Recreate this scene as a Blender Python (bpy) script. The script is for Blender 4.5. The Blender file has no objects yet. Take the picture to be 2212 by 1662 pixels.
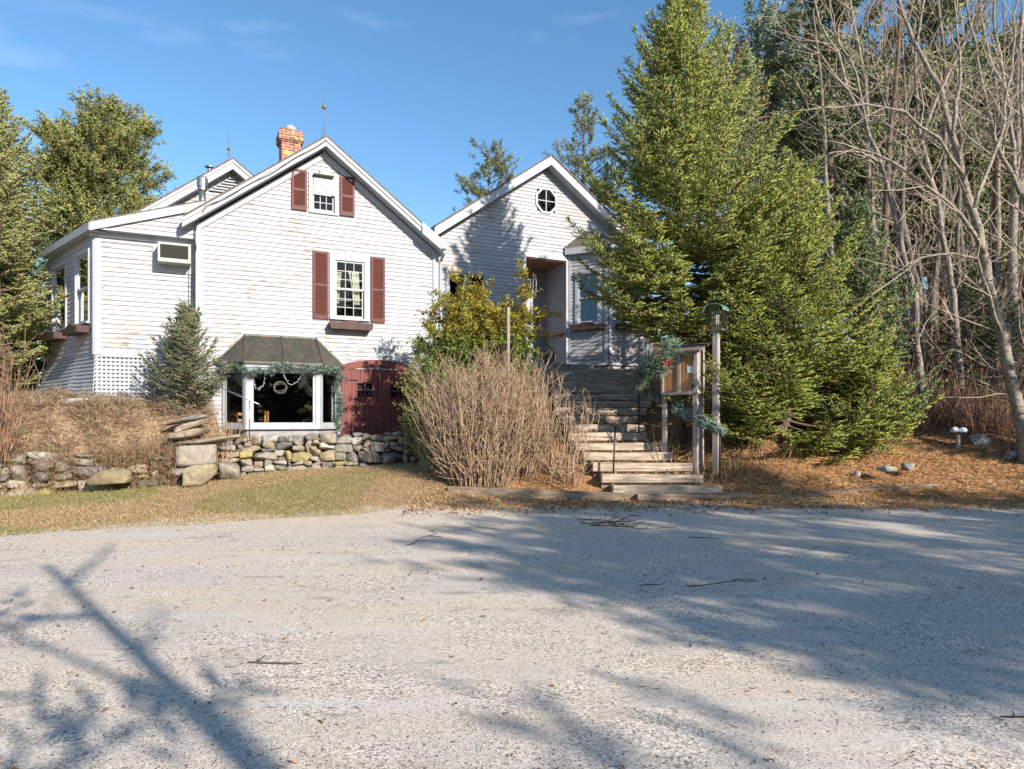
import bpy, math, random
import numpy as np
from mathutils import Vector, Matrix

SC = bpy.context.scene
COL = SC.collection
R = math.radians
random.seed(11)
rng = np.random.default_rng(11)

# ------------------------------------------------------------------ camera, sky, sun, exposure
CAMZ = 1.45
cam_d = bpy.data.cameras.new('camera'); cam = bpy.data.objects.new('camera', cam_d); COL.objects.link(cam)
cam.location = (0, 0, CAMZ); cam.rotation_euler = (R(90), 0, 0)
cam_d.sensor_width = 36; cam_d.lens = 36 * 1500 / 2212; cam_d.shift_y = 79 / 2212
cam_d.clip_start = .05; cam_d.clip_end = 2000
SC.camera = cam
SUN_AZ, SUN_EL = R(42), R(25)          # azimuth east of "behind the camera", elevation
TOSUN = Vector((math.sin(SUN_AZ) * math.cos(SUN_EL), -math.cos(SUN_AZ) * math.cos(SUN_EL), math.sin(SUN_EL)))
w = bpy.data.worlds.new('World'); SC.world = w; w.use_nodes = True
nt = w.node_tree; nt.nodes.clear()
wo = nt.nodes.new('ShaderNodeOutputWorld'); bg = nt.nodes.new('ShaderNodeBackground')
sky = nt.nodes.new('ShaderNodeTexSky'); sky.sky_type = 'NISHITA'; sky.sun_disc = False
sky.sun_elevation = SUN_EL; sky.sun_rotation = math.atan2(TOSUN.x, TOSUN.y)
sky.air_density = 1.0; sky.dust_density = 0.4; sky.ozone_density = 2.2; sky.altitude = 100
tc = nt.nodes.new('ShaderNodeTexCoord'); mp = nt.nodes.new('ShaderNodeMapping'); mp.inputs['Scale'].default_value = (1.6, 1.6, 7)
nz = nt.nodes.new('ShaderNodeTexNoise'); nz.inputs['Scale'].default_value = 1.7; nz.inputs['Detail'].default_value = 5; nz.inputs['Roughness'].default_value = .55
cr = nt.nodes.new('ShaderNodeValToRGB'); cr.color_ramp.elements[0].position = .56; cr.color_ramp.elements[1].position = .78
cr.color_ramp.elements[0].color = (0, 0, 0, 1); cr.color_ramp.elements[1].color = (.22, .22, .22, 1)
mx = nt.nodes.new('ShaderNodeMix'); mx.data_type = 'RGBA'
mx.inputs['B'].default_value = (5.5, 6.3, 7.2, 1)
hs = nt.nodes.new('ShaderNodeHueSaturation'); hs.inputs['Saturation'].default_value = 1.15
nt.links.new(tc.outputs['Generated'], mp.inputs['Vector']); nt.links.new(mp.outputs[0], nz.inputs['Vector'])
nt.links.new(nz.outputs['Fac'], cr.inputs[0]); nt.links.new(cr.outputs[0], mx.inputs['Factor'])
tn = nt.nodes.new('ShaderNodeMix'); tn.data_type = 'RGBA'; tn.blend_type = 'MULTIPLY'; tn.inputs[0].default_value = 1; tn.inputs['B'].default_value = (.97, 1.05, 1.04, 1)
nt.links.new(sky.outputs[0], hs.inputs['Color']); nt.links.new(hs.outputs[0], tn.inputs['A']); nt.links.new(tn.outputs['Result'], mx.inputs['A'])
nt.links.new(mx.outputs['Result'], bg.inputs['Color']); nt.links.new(bg.outputs[0], wo.inputs[0])
bg.inputs['Strength'].default_value = 0.119
sl = bpy.data.lights.new('sun', 'SUN'); so = bpy.data.objects.new('sun', sl); COL.objects.link(so)
sl.energy = 4.9; sl.angle = R(.55); sl.color = (1.0, .925, .82)
so.rotation_euler = (-TOSUN).to_track_quat('-Z', 'Y').to_euler(); so.location = (10, -10, 20)
SC.view_settings.view_transform = 'Standard'; SC.view_settings.look = 'None'
SC.view_settings.exposure = 0.80; SC.view_settings.gamma = 1
SC.cycles.max_bounces = 8; SC.cycles.diffuse_bounces = 5; SC.cycles.transparent_max_bounces = 12

# ------------------------------------------------------------------ naming helpers
def tag(o, label, cat, group=None):
    o['label'] = label; o['category'] = cat
    if group: o['group'] = group
    return o
def thing(name, label, cat, loc=(0, 0, 0), rz=0, group=None):
    o = bpy.data.objects.new(name, None); COL.objects.link(o); o.location = loc; o.rotation_euler = (0, 0, rz)
    o.empty_display_size = .2
    return tag(o, label, cat, group)
def link(name, me, parent=None, mat=None):
    o = bpy.data.objects.new(name, me); COL.objects.link(o)
    if mat is not None and not me.materials: me.materials.append(mat)
    if parent is not None: o.parent = parent
    return o
def dup(root, loc, rz=0, sc=1.0, label=None):
    r = root.copy(); COL.objects.link(r); r.location = loc; r.rotation_euler = (0, 0, rz)
    r.scale = (sc, sc, sc) if not hasattr(sc, '__len__') else sc
    if label: r['label'] = label
    for ch in list(root.children):
        c = ch.copy(); COL.objects.link(c); c.parent = r
        for g in ch.children:
            d = g.copy(); COL.objects.link(d); d.parent = c
    return r

# ------------------------------------------------------------------ materials
def newmat(name):
    m = bpy.data.materials.new(name); m.use_nodes = True
    n = m.node_tree.nodes; b = n['Principled BSDF']
    return m, n, m.node_tree.links, b
def ramp(n, stops):
    r = n.new('ShaderNodeValToRGB'); e = r.color_ramp.elements
    while len(e) < len(stops): e.new(.5)
    for i, (p, c) in enumerate(stops):
        e[i].position = p; e[i].color = (c[0], c[1], c[2], 1) if hasattr(c, '__len__') else (c, c, c, 1)
    return r
def mixc(n, l, fac, a, b, mode='MIX'):
    x = n.new('ShaderNodeMix'); x.data_type = 'RGBA'; x.blend_type = mode
    for sock, v in (('Factor', fac), ('A', a), ('B', b)):
        s = x.inputs[sock] if sock != 'Factor' else x.inputs[0]
        if hasattr(v, 'node'): l.new(v, s)
        elif sock == 'Factor': s.default_value = v
        else: s.default_value = (v[0], v[1], v[2], 1)
    return x.outputs['Result']
def noise(n, l, scale, detail=4, rough=.6, vec=None, sc3=None):
    t = n.new('ShaderNodeTexNoise'); t.inputs['Scale'].default_value = scale; t.inputs['Detail'].default_value = detail
    t.inputs['Roughness'].default_value = rough
    c = n.new('ShaderNodeTexCoord'); src = c.outputs['Object']
    if sc3:
        m = n.new('ShaderNodeMapping'); m.inputs['Scale'].default_value = sc3; l.new(src, m.inputs['Vector']); src = m.outputs[0]
    l.new(src, t.inputs['Vector'])
    return t.outputs['Fac']
def bump(n, l, b, h, strength=.3, dist=.02):
    u = n.new('ShaderNodeBump'); u.inputs['Strength'].default_value = strength; u.inputs['Distance'].default_value = dist
    l.new(h, u.inputs['Height']); l.new(u.outputs[0], b.inputs['Normal'])
def M(name, c1, c2=None, rough=.7, scale=8, sc3=None, bs=.2, bd=.01, metal=0, attr=False, spec=.3, detail=5, lo=.35, hi=.65):
    m, n, l, b = newmat(name)
    b.inputs['Roughness'].default_value = rough; b.inputs['Metallic'].default_value = metal
    b.inputs['Specular IOR Level'].default_value = spec
    c2 = c2 or tuple(x * .75 for x in c1)
    f = noise(n, l, scale, detail, .6, sc3=sc3)
    r = ramp(n, [(lo, c2), (hi, c1)]); l.new(f, r.inputs[0]); out = r.outputs[0]
    if attr:
        a = n.new('ShaderNodeAttribute'); a.attribute_name = 'Col'
        out = mixc(n, l, 1.0, a.outputs['Color'], out, 'MULTIPLY')
    l.new(out, b.inputs['Base Color'])
    if bs: bump(n, l, b, f, bs, bd)
    return m
def Mleaf(name, rough=.55, spec=.25, trans=.25):
    m, n, l, b = newmat(name)
    a = n.new('ShaderNodeAttribute'); a.attribute_name = 'Col'
    l.new(a.outputs['Color'], b.inputs['Base Color'])
    b.inputs['Roughness'].default_value = rough; b.inputs['Specular IOR Level'].default_value = spec
    t = n.new('ShaderNodeBsdfTranslucent'); l.new(a.outputs['Color'], t.inputs['Color'])
    x = n.new('ShaderNodeMixShader'); x.inputs[0].default_value = trans
    l.new(b.outputs[0], x.inputs[1]); l.new(t.outputs[0], x.inputs[2]); l.new(x.outputs[0], n['Material Output'].inputs[0])
    return m

def siding_mat():
    m, n, l, b = newmat('white_clapboard')
    b.inputs['Roughness'].default_value = .55; b.inputs['Specular IOR Level'].default_value = .3
    tcn = n.new('ShaderNodeTexCoord'); sp = n.new('ShaderNodeSeparateXYZ'); l.new(tcn.outputs['Object'], sp.inputs[0])
    fr = n.new('ShaderNodeMath'); fr.operation = 'MULTIPLY'; fr.inputs[1].default_value = 10; l.new(sp.outputs['Z'], fr.inputs[0])
    f2 = n.new('ShaderNodeMath'); f2.operation = 'FRACT'; l.new(fr.outputs[0], f2.inputs[0])      # 0 at a board's lower edge
    g1 = noise(n, l, 2.2, 5, .6, sc3=(1, 1, 1.6))
    base = ramp(n, [(.30, (.315, .325, .35)), (.55, (.36, .37, .40)), (.72, (.39, .37, .395))]); l.new(g1, base.inputs[0])
    g2 = noise(n, l, 1.1, 3, .6)
    pink = ramp(n, [(.50, 0), (.66, .8)]); l.new(g2, pink.inputs[0])
    c = mixc(n, l, pink.outputs[0], base.outputs[0], (.39, .335, .315))
    # peeling: stretched patches, thickest along lower board edges
    p1 = noise(n, l, 7, 6, .65, sc3=(.45, .45, 2.3))
    z2 = noise(n, l, .8, 3, .5)
    a1 = n.new('ShaderNodeMath'); a1.operation = 'MULTIPLY_ADD'; a1.inputs[1].default_value = .42; l.new(z2, a1.inputs[0]); l.new(p1, a1.inputs[2])
    a2 = n.new('ShaderNodeMath'); a2.operation = 'MULTIPLY_ADD'; a2.inputs[1].default_value = -.11; l.new(f2.outputs[0], a2.inputs[0]); l.new(a1.outputs[0], a2.inputs[2])
    peel = ramp(n, [(.775, 0), (.787, 1)]); l.new(a2.outputs[0], peel.inputs[0])
    wood = noise(n, l, 20, 4, .6, sc3=(.3, .3, 3))
    wr = ramp(n, [(.35, (.15, .12, .10)), (.65, (.36, .31, .25))]); l.new(wood, wr.inputs[0])
    c = mixc(n, l, peel.outputs[0], c, wr.outputs[0])
    # paint that lifts at the butt edge
    e1 = noise(n, l, 9, 4, .6, sc3=(.5, .5, 4)); er = ramp(n, [(.56, 0), (.62, 1)]); l.new(e1, er.inputs[0])
    ez = ramp(n, [(.10, 1), (.16, 0)]); l.new(f2.outputs[0], ez.inputs[0])
    mm = n.new('ShaderNodeMath'); mm.operation = 'MULTIPLY'; l.new(er.outputs[0], mm.inputs[0]); l.new(ez.outputs[0], mm.inputs[1])
    c = mixc(n, l, mm.outputs[0], c, (.33, .30, .28))
    # every board weathers a little differently
    fl = n.new('ShaderNodeMath'); fl.operation = 'FLOOR'; l.new(fr.outputs[0], fl.inputs[0])
    xs_ = n.new('ShaderNodeMath'); xs_.operation = 'MULTIPLY_ADD'; xs_.inputs[1].default_value = .37; l.new(fl.outputs[0], xs_.inputs[0])
    xd = n.new('ShaderNodeMath'); xd.operation = 'MULTIPLY'; xd.inputs[1].default_value = .33; l.new(sp.outputs['X'], xd.inputs[0]); l.new(xd.outputs[0], xs_.inputs[2])
    xf = n.new('ShaderNodeMath'); xf.operation = 'FLOOR'; l.new(xs_.outputs[0], xf.inputs[0])
    cb = n.new('ShaderNodeCombineXYZ'); l.new(xf.outputs[0], cb.inputs[0]); l.new(fl.outputs[0], cb.inputs[1])
    wn_ = n.new('ShaderNodeTexWhiteNoise'); l.new(cb.outputs[0], wn_.inputs['Vector'])
    wr_ = ramp(n, [(0, (.945, .945, .95)), (.5, (1, 1, 1)), (1, (1.03, 1.02, 1.02))]); l.new(wn_.outputs['Value'], wr_.inputs[0])
    c = mixc(n, l, 1.0, c, wr_.outputs[0], 'MULTIPLY')
    l.new(c, b.inputs['Base Color'])
    hb = n.new('ShaderNodeMath'); hb.operation = 'SUBTRACT'; l.new(p1, hb.inputs[0]); l.new(peel.outputs[0], hb.inputs[1])
    bump(n, l, b, hb.outputs[0], .35, .004)
    return m
def stone_mat():
    m, n, l, b = newmat('field_stone'); b.inputs['Roughness'].default_value = .85; b.inputs['Specular IOR Level'].default_value = .3
    a = n.new('ShaderNodeAttribute'); a.attribute_name = 'Col'; f = noise(n, l, 9, 8, .7); r = ramp(n, [(.32, (.50, .48, .46)), (.5, (.85, .84, .82)), (.7, (1.15, 1.12, 1.05))]); l.new(f, r.inputs[0])
    c = mixc(n, l, 1.0, a.outputs['Color'], r.outputs[0], 'MULTIPLY'); g = noise(n, l, 3.2, 5, .65); gr = ramp(n, [(.62, 0), (.72, .6)]); l.new(g, gr.inputs[0]); c = mixc(n, l, gr.outputs[0], c, (.30, .25, .10))
    h = noise(n, l, 14, 5, .7); hr = ramp(n, [(.64, 0), (.70, .8)]); l.new(h, hr.inputs[0]); c = mixc(n, l, hr.outputs[0], c, (.50, .50, .46)); l.new(c, b.inputs['Base Color']); bump(n, l, b, f, .8, .03); return m
MT = {}
MT['siding'] = siding_mat()
MT['white'] = M('white_trim_paint', (.37, .385, .415), (.30, .305, .32), .5, 5, sc3=(1, 1, .6), bs=.1, lo=.28, hi=.5)
MT['cream'] = M('cream_sash_paint', (.42, .42, .38), (.35, .34, .30), .5, 9, bs=.05)
MT['red'] = M('brick_red_paint', (.11, .026, .017), (.085, .021, .014), .55, 6, bs=.1)
MT['doorred'] = M('faded_red_door_paint', (.19, .055, .045), (.14, .038, .032), .6, 5, sc3=(3, 3, .5), bs=.15)
MT['brown'] = M('dark_brown_box_paint', (.085, .042, .034), (.05, .026, .022), .6, 6, bs=.1)
MT['shingle'] = M('brown_roof_shingle', (.17, .13, .11), (.09, .075, .07), .9, 14, sc3=(1, 1, 1), bs=.6, bd=.02)
MT['brick'] = None
MT['steel'] = M('galvanised_steel', (.42, .42, .43), (.30, .30, .31), .35, 12, metal=.9, bs=.05)
MT['black'] = M('black_wrought_iron', (.035, .033, .033), (.06, .045, .04), .5, 20, bs=.2, bd=.004, metal=.3)
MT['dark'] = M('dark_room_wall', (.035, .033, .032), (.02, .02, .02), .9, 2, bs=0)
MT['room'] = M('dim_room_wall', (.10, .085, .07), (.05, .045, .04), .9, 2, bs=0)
MT['oak'] = M('oiled_oak', (.55, .25, .08), (.38, .15, .05), .45, 10, sc3=(1, 1, 6), bs=.1)
MT['timber'] = M('weathered_grey_timber', (.56, .45, .355), (.22, .165, .12), .9, 9, sc3=(.25, 3, 3), bs=.5, bd=.012)
MT['timber_d'] = M('dark_old_timber', (.22, .18, .15), (.10, .08, .07), .9, 7, sc3=(.25, 3, 3), bs=.6, bd=.012)
MT['grey_wood'] = M('silvered_board', (.42, .36, .33), (.24, .20, .18), .85, 9, sc3=(3, 3, .25), bs=.4, bd=.008)
MT['warmply'] = M('honey_plywood', (.46, .24, .11), (.27, .13, .06), .7, 6, sc3=(4, 4, .35), bs=.2)
MT['plank'] = M('red_brown_ceiling_plank', (.42, .20, .12), (.28, .12, .07), .6, 8, sc3=(.3, 5, 1), bs=.2)
MT['greenmetal'] = M('green_painted_metal', (.15, .26, .22), (.08, .15, .12), .35, 12, bs=.1)
MT['bark_g'] = M('grey_bark', (.24, .20, .17), (.08, .065, .055), .9, 14, sc3=(1, 1, .25), bs=.8, bd=.03)
MT['bark_p'] = M('pale_bark', (.36, .30, .24), (.12, .095, .075), .9, 12, sc3=(1, 1, 1.6), bs=.6, bd=.02)
MT['bark_b'] = M('brown_bark', (.20, .13, .09), (.085, .058, .045), .9, 14, sc3=(1, 1, .3), bs=.8, bd=.03)
MT['needle'] = Mleaf('spruce_needles', .5, .3, .12)
MT['leaf'] = Mleaf('broad_leaves', .45, .3, .35)
MT['twig'] = Mleaf('twigs', .8, .1, 0)
MT['stone'] = stone_mat()
MT['concrete'] = M('painted_foundation', (.34, .34, .35), (.24, .24, .24), .8, 5, bs=.3)
MT['curtain'] = M('ivory_curtain', (.70, .68, .58), (.55, .53, .44), .9, 14, sc3=(6, 6, .5), bs=.2)
MT['paper'] = M('white_paper', (.75, .77, .78), (.62, .65, .66), .7, 30, bs=0)
MT['bulb'] = M('frosted_glass_shade', (.75, .76, .80), (.6, .6, .66), .3, 5, bs=0)
MT['wreath'] = M('grapevine', (.24, .20, .17), (.12, .10, .08), .8, 20, bs=.3)
MT['blue'] = M('sky_reflection_blue', (.30, .47, .60), (.22, .38, .52), .6, 4, sc3=(6, 6, .3), bs=0)  # blue of the reflected sky, painted as a surface colour
MT['brass'] = M('tarnished_brass', (.30, .20, .08), (.18, .12, .05), .4, 14, metal=.6, bs=.1)
MT['clay'] = M('terracotta_pot', (.25, .16, .12), (.15, .10, .08), .8, 10, bs=.2)

def brick_mat():
    m, n, l, b = newmat('old_chimney_brick')
    t = n.new('ShaderNodeTexBrick'); c = n.new('ShaderNodeTexCoord'); mpn = n.new('ShaderNodeMapping')
    mpn.inputs['Rotation'].default_value = (R(90), 0, 0); l.new(c.outputs['Object'], mpn.inputs[0]); l.new(mpn.outputs[0], t.inputs['Vector'])
    t.inputs['Color1'].default_value = (.30, .095, .05, 1); t.inputs['Color2'].default_value = (.20, .06, .035, 1)
    t.inputs['Mortar'].default_value = (.38, .30, .24, 1); t.inputs['Scale'].default_value = 1
    t.inputs['Brick Width'].default_value = .2; t.inputs['Row Height'].default_value = .07; t.inputs['Mortar Size'].default_value = .009
    f = noise(n, l, 7, 4, .6); r = ramp(n, [(.56, 0), (.62, 1)]); l.new(f, r.inputs[0])
    l.new(mixc(n, l, r.outputs[0], t.outputs['Color'], (.46, .36, .12)), b.inputs['Base Color'])
    b.inputs['Roughness'].default_value = .9; bump(n, l, b, t.outputs['Fac'], -.5, .01)
    return m
MT['brick'] = brick_mat()
def copper_mat():
    m, n, l, b = newmat('weathered_copper')
    f = noise(n, l, 2.6, 6, .6, sc3=(1.4, 1, .8)); g = noise(n, l, 10, 4, .6, sc3=(2, 1, .4))
    r = ramp(n, [(.30, (.06, .068, .055)), (.46, (.085, .078, .060)), (.60, (.115, .085, .065)), (.78, (.17, .10, .075))]); l.new(f, r.inputs[0])
    r2 = ramp(n, [(.5, 0), (.75, .6)]); l.new(g, r2.inputs[0])
    l.new(mixc(n, l, r2.outputs[0], r.outputs[0], (.19, .21, .17)), b.inputs['Base Color'])
    b.inputs['Metallic'].default_value = .45; b.inputs['Roughness'].default_value = .42; bump(n, l, b, f, .15, .01)
    return m
MT['copper'] = copper_mat()
def glass_mat():
    m, n, l, b = newmat('window_glass')
    n.remove(b); tr = n.new('ShaderNodeBsdfTransparent'); gl = n.new('ShaderNodeBsdfGlossy'); gl.inputs['Roughness'].default_value = .02
    tr.inputs['Color'].default_value = (.82, .86, .85, 1); fz = n.new('ShaderNodeFresnel'); fz.inputs['IOR'].default_value = 1.42
    x = n.new('ShaderNodeMixShader'); l.new(fz.outputs[0], x.inputs[0]); l.new(tr.outputs[0], x.inputs[1]); l.new(gl.outputs[0], x.inputs[2])
    l.new(x.outputs[0], n['Material Output'].inputs[0]); return m
MT['glass'] = glass_mat()

# ------------------------------------------------------------------ mesh builder (small solid parts)
class MB:
    def __init__(s): s.v = []; s.f = []
    def quad(s, a, b, c, d):
        i = len(s.v); s.v += [tuple(a), tuple(b), tuple(c), tuple(d)]; s.f.append((i, i+1, i+2, i+3)); return s
    def hexa(s, p):                      # 8 corners: bottom ring 0-3, top ring 4-7
        i = len(s.v); s.v += [tuple(q) for q in p]
        for f in ((3,2,1,0),(4,5,6,7),(0,1,5,4),(1,2,6,5),(2,3,7,6),(3,0,4,7)): s.f.append(tuple(i+k for k in f))
        return s
    def box(s, x0, x1, y0, y1, z0, z1):
        return s.hexa([(x0,y0,z0),(x1,y0,z0),(x1,y1,z0),(x0,y1,z0),(x0,y0,z1),(x1,y0,z1),(x1,y1,z1),(x0,y1,z1)])
    def bar(s, a, b, w, h, up=(0,0,1)):   # a box beam from a to b, w across, h along up
        a = Vector(a); b = Vector(b); d = (b-a).normalized(); u = Vector(up)
        x = d.cross(u)
        if x.length < 1e-4: x = d.cross(Vector((0,1,0)))
        x.normalize(); u = x.cross(d).normalized(); x *= w/2; u *= h/2
        return s.hexa([a-x-u, a+x-u, b+x-u, b-x-u, a-x+u, a+x+u, b+x+u, b-x+u])
    def prism(s, pts, y0, y1, axis='y'):  # polygon in (x,z) extruded along y
        i = len(s.v); n = len(pts)
        for yy in (y0, y1):
            for p in pts: s.v.append((p[0], yy, p[1]))
        s.f.append(tuple(range(i, i+n))); s.f.append(tuple(range(i+2*n-1, i+n-1, -1)))
        for k in range(n):
            k2 = (k+1) % n; s.f.append((i+k, i+n+k, i+n+k2, i+k2))
        return s
    def tube(s, pts, rad, sides=8, cap=True):
        pts = [Vector(p) for p in pts]; n = len(pts)
        if not hasattr(rad, '__len__'): rad = [rad]*n
        i0 = len(s.v); prev = None
        for k in range(n):
            d = (pts[min(k+1,n-1)] - pts[max(k-1,0)]).normalized()
            if prev is None:
                x = d.cross(Vector((0,0,1)));
                if x.length < .1: x = d.cross(Vector((0,1,0)))
            else: x = prev - d*prev.dot(d)
            x.normalize(); prev = x; y = d.cross(x)
            for j in range(sides):
                a = 2*math.pi*j/sides; s.v.append(tuple(pts[k] + (x*math.cos(a)+y*math.sin(a))*rad[k]))
        for k in range(n-1):
            for j in range(sides):
                j2 = (j+1) % sides; a = i0+k*sides; b = a+sides
                s.f.append((a+j, a+j2, b+j2, b+j))
        if cap:
            s.f.append(tuple(i0+j for j in range(sides))[::-1]); s.f.append(tuple(i0+(n-1)*sides+j for j in range(sides)))
        return s
    def lathe(s, c, prof, sides=16):      # prof: (radius, z)
        return s.tube([(c[0], c[1], c[2]+z) for r, z in prof], [max(r, 1e-4) for r, z in prof], sides)
    def build(s, name, mat, parent=None, bev=0, smooth=False):
        me = bpy.data.meshes.new(name); me.from_pydata(s.v, [], s.f); me.materials.append(mat)
        me.validate(); me.update()
        if smooth: me.shade_smooth()
        o = link(name, me, parent)
        if bev:
            b = o.modifiers.new('bevel', 'BEVEL'); b.width = bev; b.segments = 1; b.limit_method = 'ANGLE'
        return o

# ------------------------------------------------------------------ bulk numpy meshes
def np_mesh(name, V, F, mat, parent=None, col=None, smooth=False):
    V = np.asarray(V, np.float32); F = np.asarray(F, np.int32); k = F.shape[1]
    me = bpy.data.meshes.new(name)
    me.vertices.add(len(V)); me.vertices.foreach_set('co', V.ravel())
    me.loops.add(F.size); me.loops.foreach_set('vertex_index', F.ravel())
    me.polygons.add(len(F)); me.polygons.foreach_set('loop_start', np.arange(0, F.size, k, dtype=np.int32))
    me.polygons.foreach_set('loop_total', np.full(len(F), k, np.int32))
    if smooth: me.polygons.foreach_set('use_smooth', np.ones(len(F), bool))
    if col is not None:
        a = me.color_attributes.new('Col', 'FLOAT_COLOR', 'POINT')
        c4 = np.ones((len(V), 4), np.float32); c4[:, :3] = col; a.data.foreach_set('color', c4.ravel())
    me.materials.append(mat); me.update(calc_edges=True); me.validate()
    return link(name, me, parent) if name else me
def unit(a): return a / np.maximum(np.linalg.norm(a, axis=-1, keepdims=True), 1e-9)
def perp(d):
    ref = np.where(np.abs(d[:, 2:3]) > .9, np.array([[1., 0, 0]]), np.array([[0, 0, 1.]]))
    x = unit(np.cross(d, ref)); return x, np.cross(d, x)
def spindles(P, D, L, W, C, sides=3, mid=.35):
    """elongated bipyramids: shoots thick with needles, grass blades, twigs"""
    N = len(P); D = unit(D); x, y = perp(D); L = np.broadcast_to(L, N)[:, None]; W = np.broadcast_to(W, N)[:, None]
    ph = rng.uniform(0, 6.28, N)
    V = np.empty((N, sides+2, 3)); V[:, 0] = P; V[:, -1] = P + D*L
    for k in range(sides):
        a = (ph + 2*math.pi*k/sides)[:, None]
        V[:, k+1] = P + D*L*mid + (x*np.cos(a) + y*np.sin(a))*W
    F = []
    for k in range(sides):
        k2 = (k+1) % sides; F += [[0, k+1, k2+1][::-1], [sides+1, k+1, k2+1]]
    F = np.array(F)[None] + (np.arange(N)*(sides+2))[:, None, None]
    Cc = np.repeat(C[:, None, :], sides+2, 1)
    return V.reshape(-1, 3), F.reshape(-1, 3), Cc.reshape(-1, 3)
def leaves(P, L, W, C, nrm=None, fold=.25):
    """small folded diamond leaves with random facing"""
    N = len(P); d = unit(rng.normal(size=(N, 3))) if nrm is None else unit(nrm)
    x, y = perp(d); a = rng.uniform(0, 6.28, N)[:, None]; u = x*np.cos(a)+y*np.sin(a); v = np.cross(d, u)
    L = np.broadcast_to(L, N)[:, None]; W = np.broadcast_to(W, N)[:, None]
    V = np.stack([P-u*L/2, P+v*W/2+d*W*fold, P+u*L/2, P-v*W/2+d*W*fold], 1)
    F = (np.array([[0, 1, 2], [0, 2, 3]])[None] + (np.arange(N)*4)[:, None, None])
    return V.reshape(-1, 3), F.reshape(-1, 3), np.repeat(C[:, None, :], 4, 1).reshape(-1, 3)
def segtubes(P0, P1, R0, R1, C, sides=3):
    N = len(P0); d = unit(P1-P0); x, y = perp(d); V = np.empty((N, 2*sides, 3))
    for k in range(sides):
        a = 2*math.pi*k/sides; o = x*math.cos(a)+y*math.sin(a)
        V[:, k] = P0 + o*np.asarray(R0)[:, None]; V[:, sides+k] = P1 + o*np.asarray(R1)[:, None]
    F = []
    for k in range(sides):
        k2 = (k+1) % sides; F += [[k, k2, sides+k2], [k, sides+k2, sides+k]]
    F = np.array(F)[None] + (np.arange(N)*2*sides)[:, None, None]
    return V.reshape(-1, 3), F.reshape(-1, 3), np.repeat(C[:, None, :], 2*sides, 1).reshape(-1, 3)
def merge(parts):
    V = []; F = []; C = []; o = 0
    for v, f, c in parts:
        V.append(v); F.append(f+o); C.append(c); o += len(v)
    return np.concatenate(V), np.concatenate(F), np.concatenate(C)
def tint(N, base, var=.15, hue=.08):
    b = np.array(base, float)[None]; k = 1 + rng.normal(0, var, (N, 1)); h = 1 + rng.normal(0, hue, (N, 3))
    return np.clip(b*k*h, .004, 1)
def pick(N, cols, p=None, var=.12, hue=.06):
    cols = np.array(cols, float); i = rng.choice(len(cols), N, p=p)
    return np.clip(cols[i]*(1+rng.normal(0, var, (N, 1)))*(1+rng.normal(0, hue, (N, 3))), .004, 1)

# ------------------------------------------------------------------ measuring helpers
def W3(x, y, D): return Vector(((x-1106)/1500*D, D, CAMZ + (910-y)/1500*D))
TH = math.atan(1500/3094); CT, ST = math.cos(TH), math.sin(TH); H0 = 18.4
def F(x, y, yo=0):                        # point on the facade-parallel plane at local depth yo -> local x, z
    u = (x-1106)/1500; D = (yo+H0*CT)/(CT-u*ST)
    return u*D*CT + (D-H0)*ST, CAMZ + (910-y)/1500*D
def loc2w(x, y, z=0): return Vector((x*CT - y*ST, H0 + x*ST + y*CT, z))

# ------------------------------------------------------------------ terrain
def sstep(a, b, x): t = np.clip((x-a)/(b-a), 0, 1); return t*t*(3-2*t)
WX = [-16, -8.85, -6.12, -5.85, -4.82, -3.32, -2.0, -1.3]; WY = [10.3, 12.0, 13.0, 13.8, 14.3, 14.4, 14.6, 14.7]
def wallY(X): return np.interp(X, WX, WY)
def zsteps(Y): return .12 + np.clip((Y-12.1)/6.4, 0, 1)*2.70 + np.clip(Y-22, 0, 40)*.06
def gz(X, Y):
    X = np.asarray(X, float); Y = np.asarray(Y, float)
    wy = wallY(X); base = .01*np.clip(Y, -5, 14)
    k = np.interp(X, [-9, -6.1, -4.8, -2, -1], [.03, .12, .28, .42, .45])
    left = base + k*sstep(10.2, 1, 0)*0 + k*sstep(0, 1, (Y-10.3)/np.maximum(wy-10.3, .5))
    terr = .85 + (1.8-.85)*sstep(.2, 1.6, Y-wy) + .2*sstep(1.6, 2.8, Y-wy) + .04*np.clip(Y-wy-3, 0, 20)
    court = 1.02 + 0*X
    cm = sstep(-6.0, -5.55, X + np.clip(Y-14, -.5, 1.5)*.75)
    behind = terr*(1-cm) + court*cm
    bm = sstep(.10, .38, Y-wy)
    L = left*(1-bm) + behind*bm
    Rz = np.maximum(zsteps(Y) - .16, base)
    far = base + np.where(Y > 11.7, .42, 0)*0 + np.clip(Y-11.7, 0, 3.3)*np.interp(X, [4, 8, 12], [.42, .30, .30]) + np.clip(Y-15, 0, 8)*.34 + np.clip(Y-23, 0, 60)*.05
    rm = sstep(3.3, 4.6, X); Rz = Rz*(1-rm) + far*rm
    m = sstep(-2.1, -1.1, X); m2 = sstep(-2.1, 0.2, X)
    m = np.where(Y > 14.7, m, m2)
    return L*(1-m) + Rz*m
def gzs(x, y): return float(gz(x, y))
GBX = [-30, -12, -5.9, -4.7, -2.7, -.8, 1.4, 4.4, 8, 14, 30]; GBY = [2, 6.4, 8.05, 9.3, 10.1, 10.75, 10.85, 11.0, 10.9, 10.4, 9]
def gravY(X): return np.interp(X, GBX, GBY)
def wob(X, Y, f, s=0):                     # cheap smooth noise -1..1
    return (np.sin(X*f+1.3*np.sin(Y*f*.7+s)+s)+np.sin(Y*f*1.3+1.7*np.sin(X*f*.6+2*s)+2.1*s)+np.sin((X+Y)*f*.77+3.1*s))/3
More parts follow.
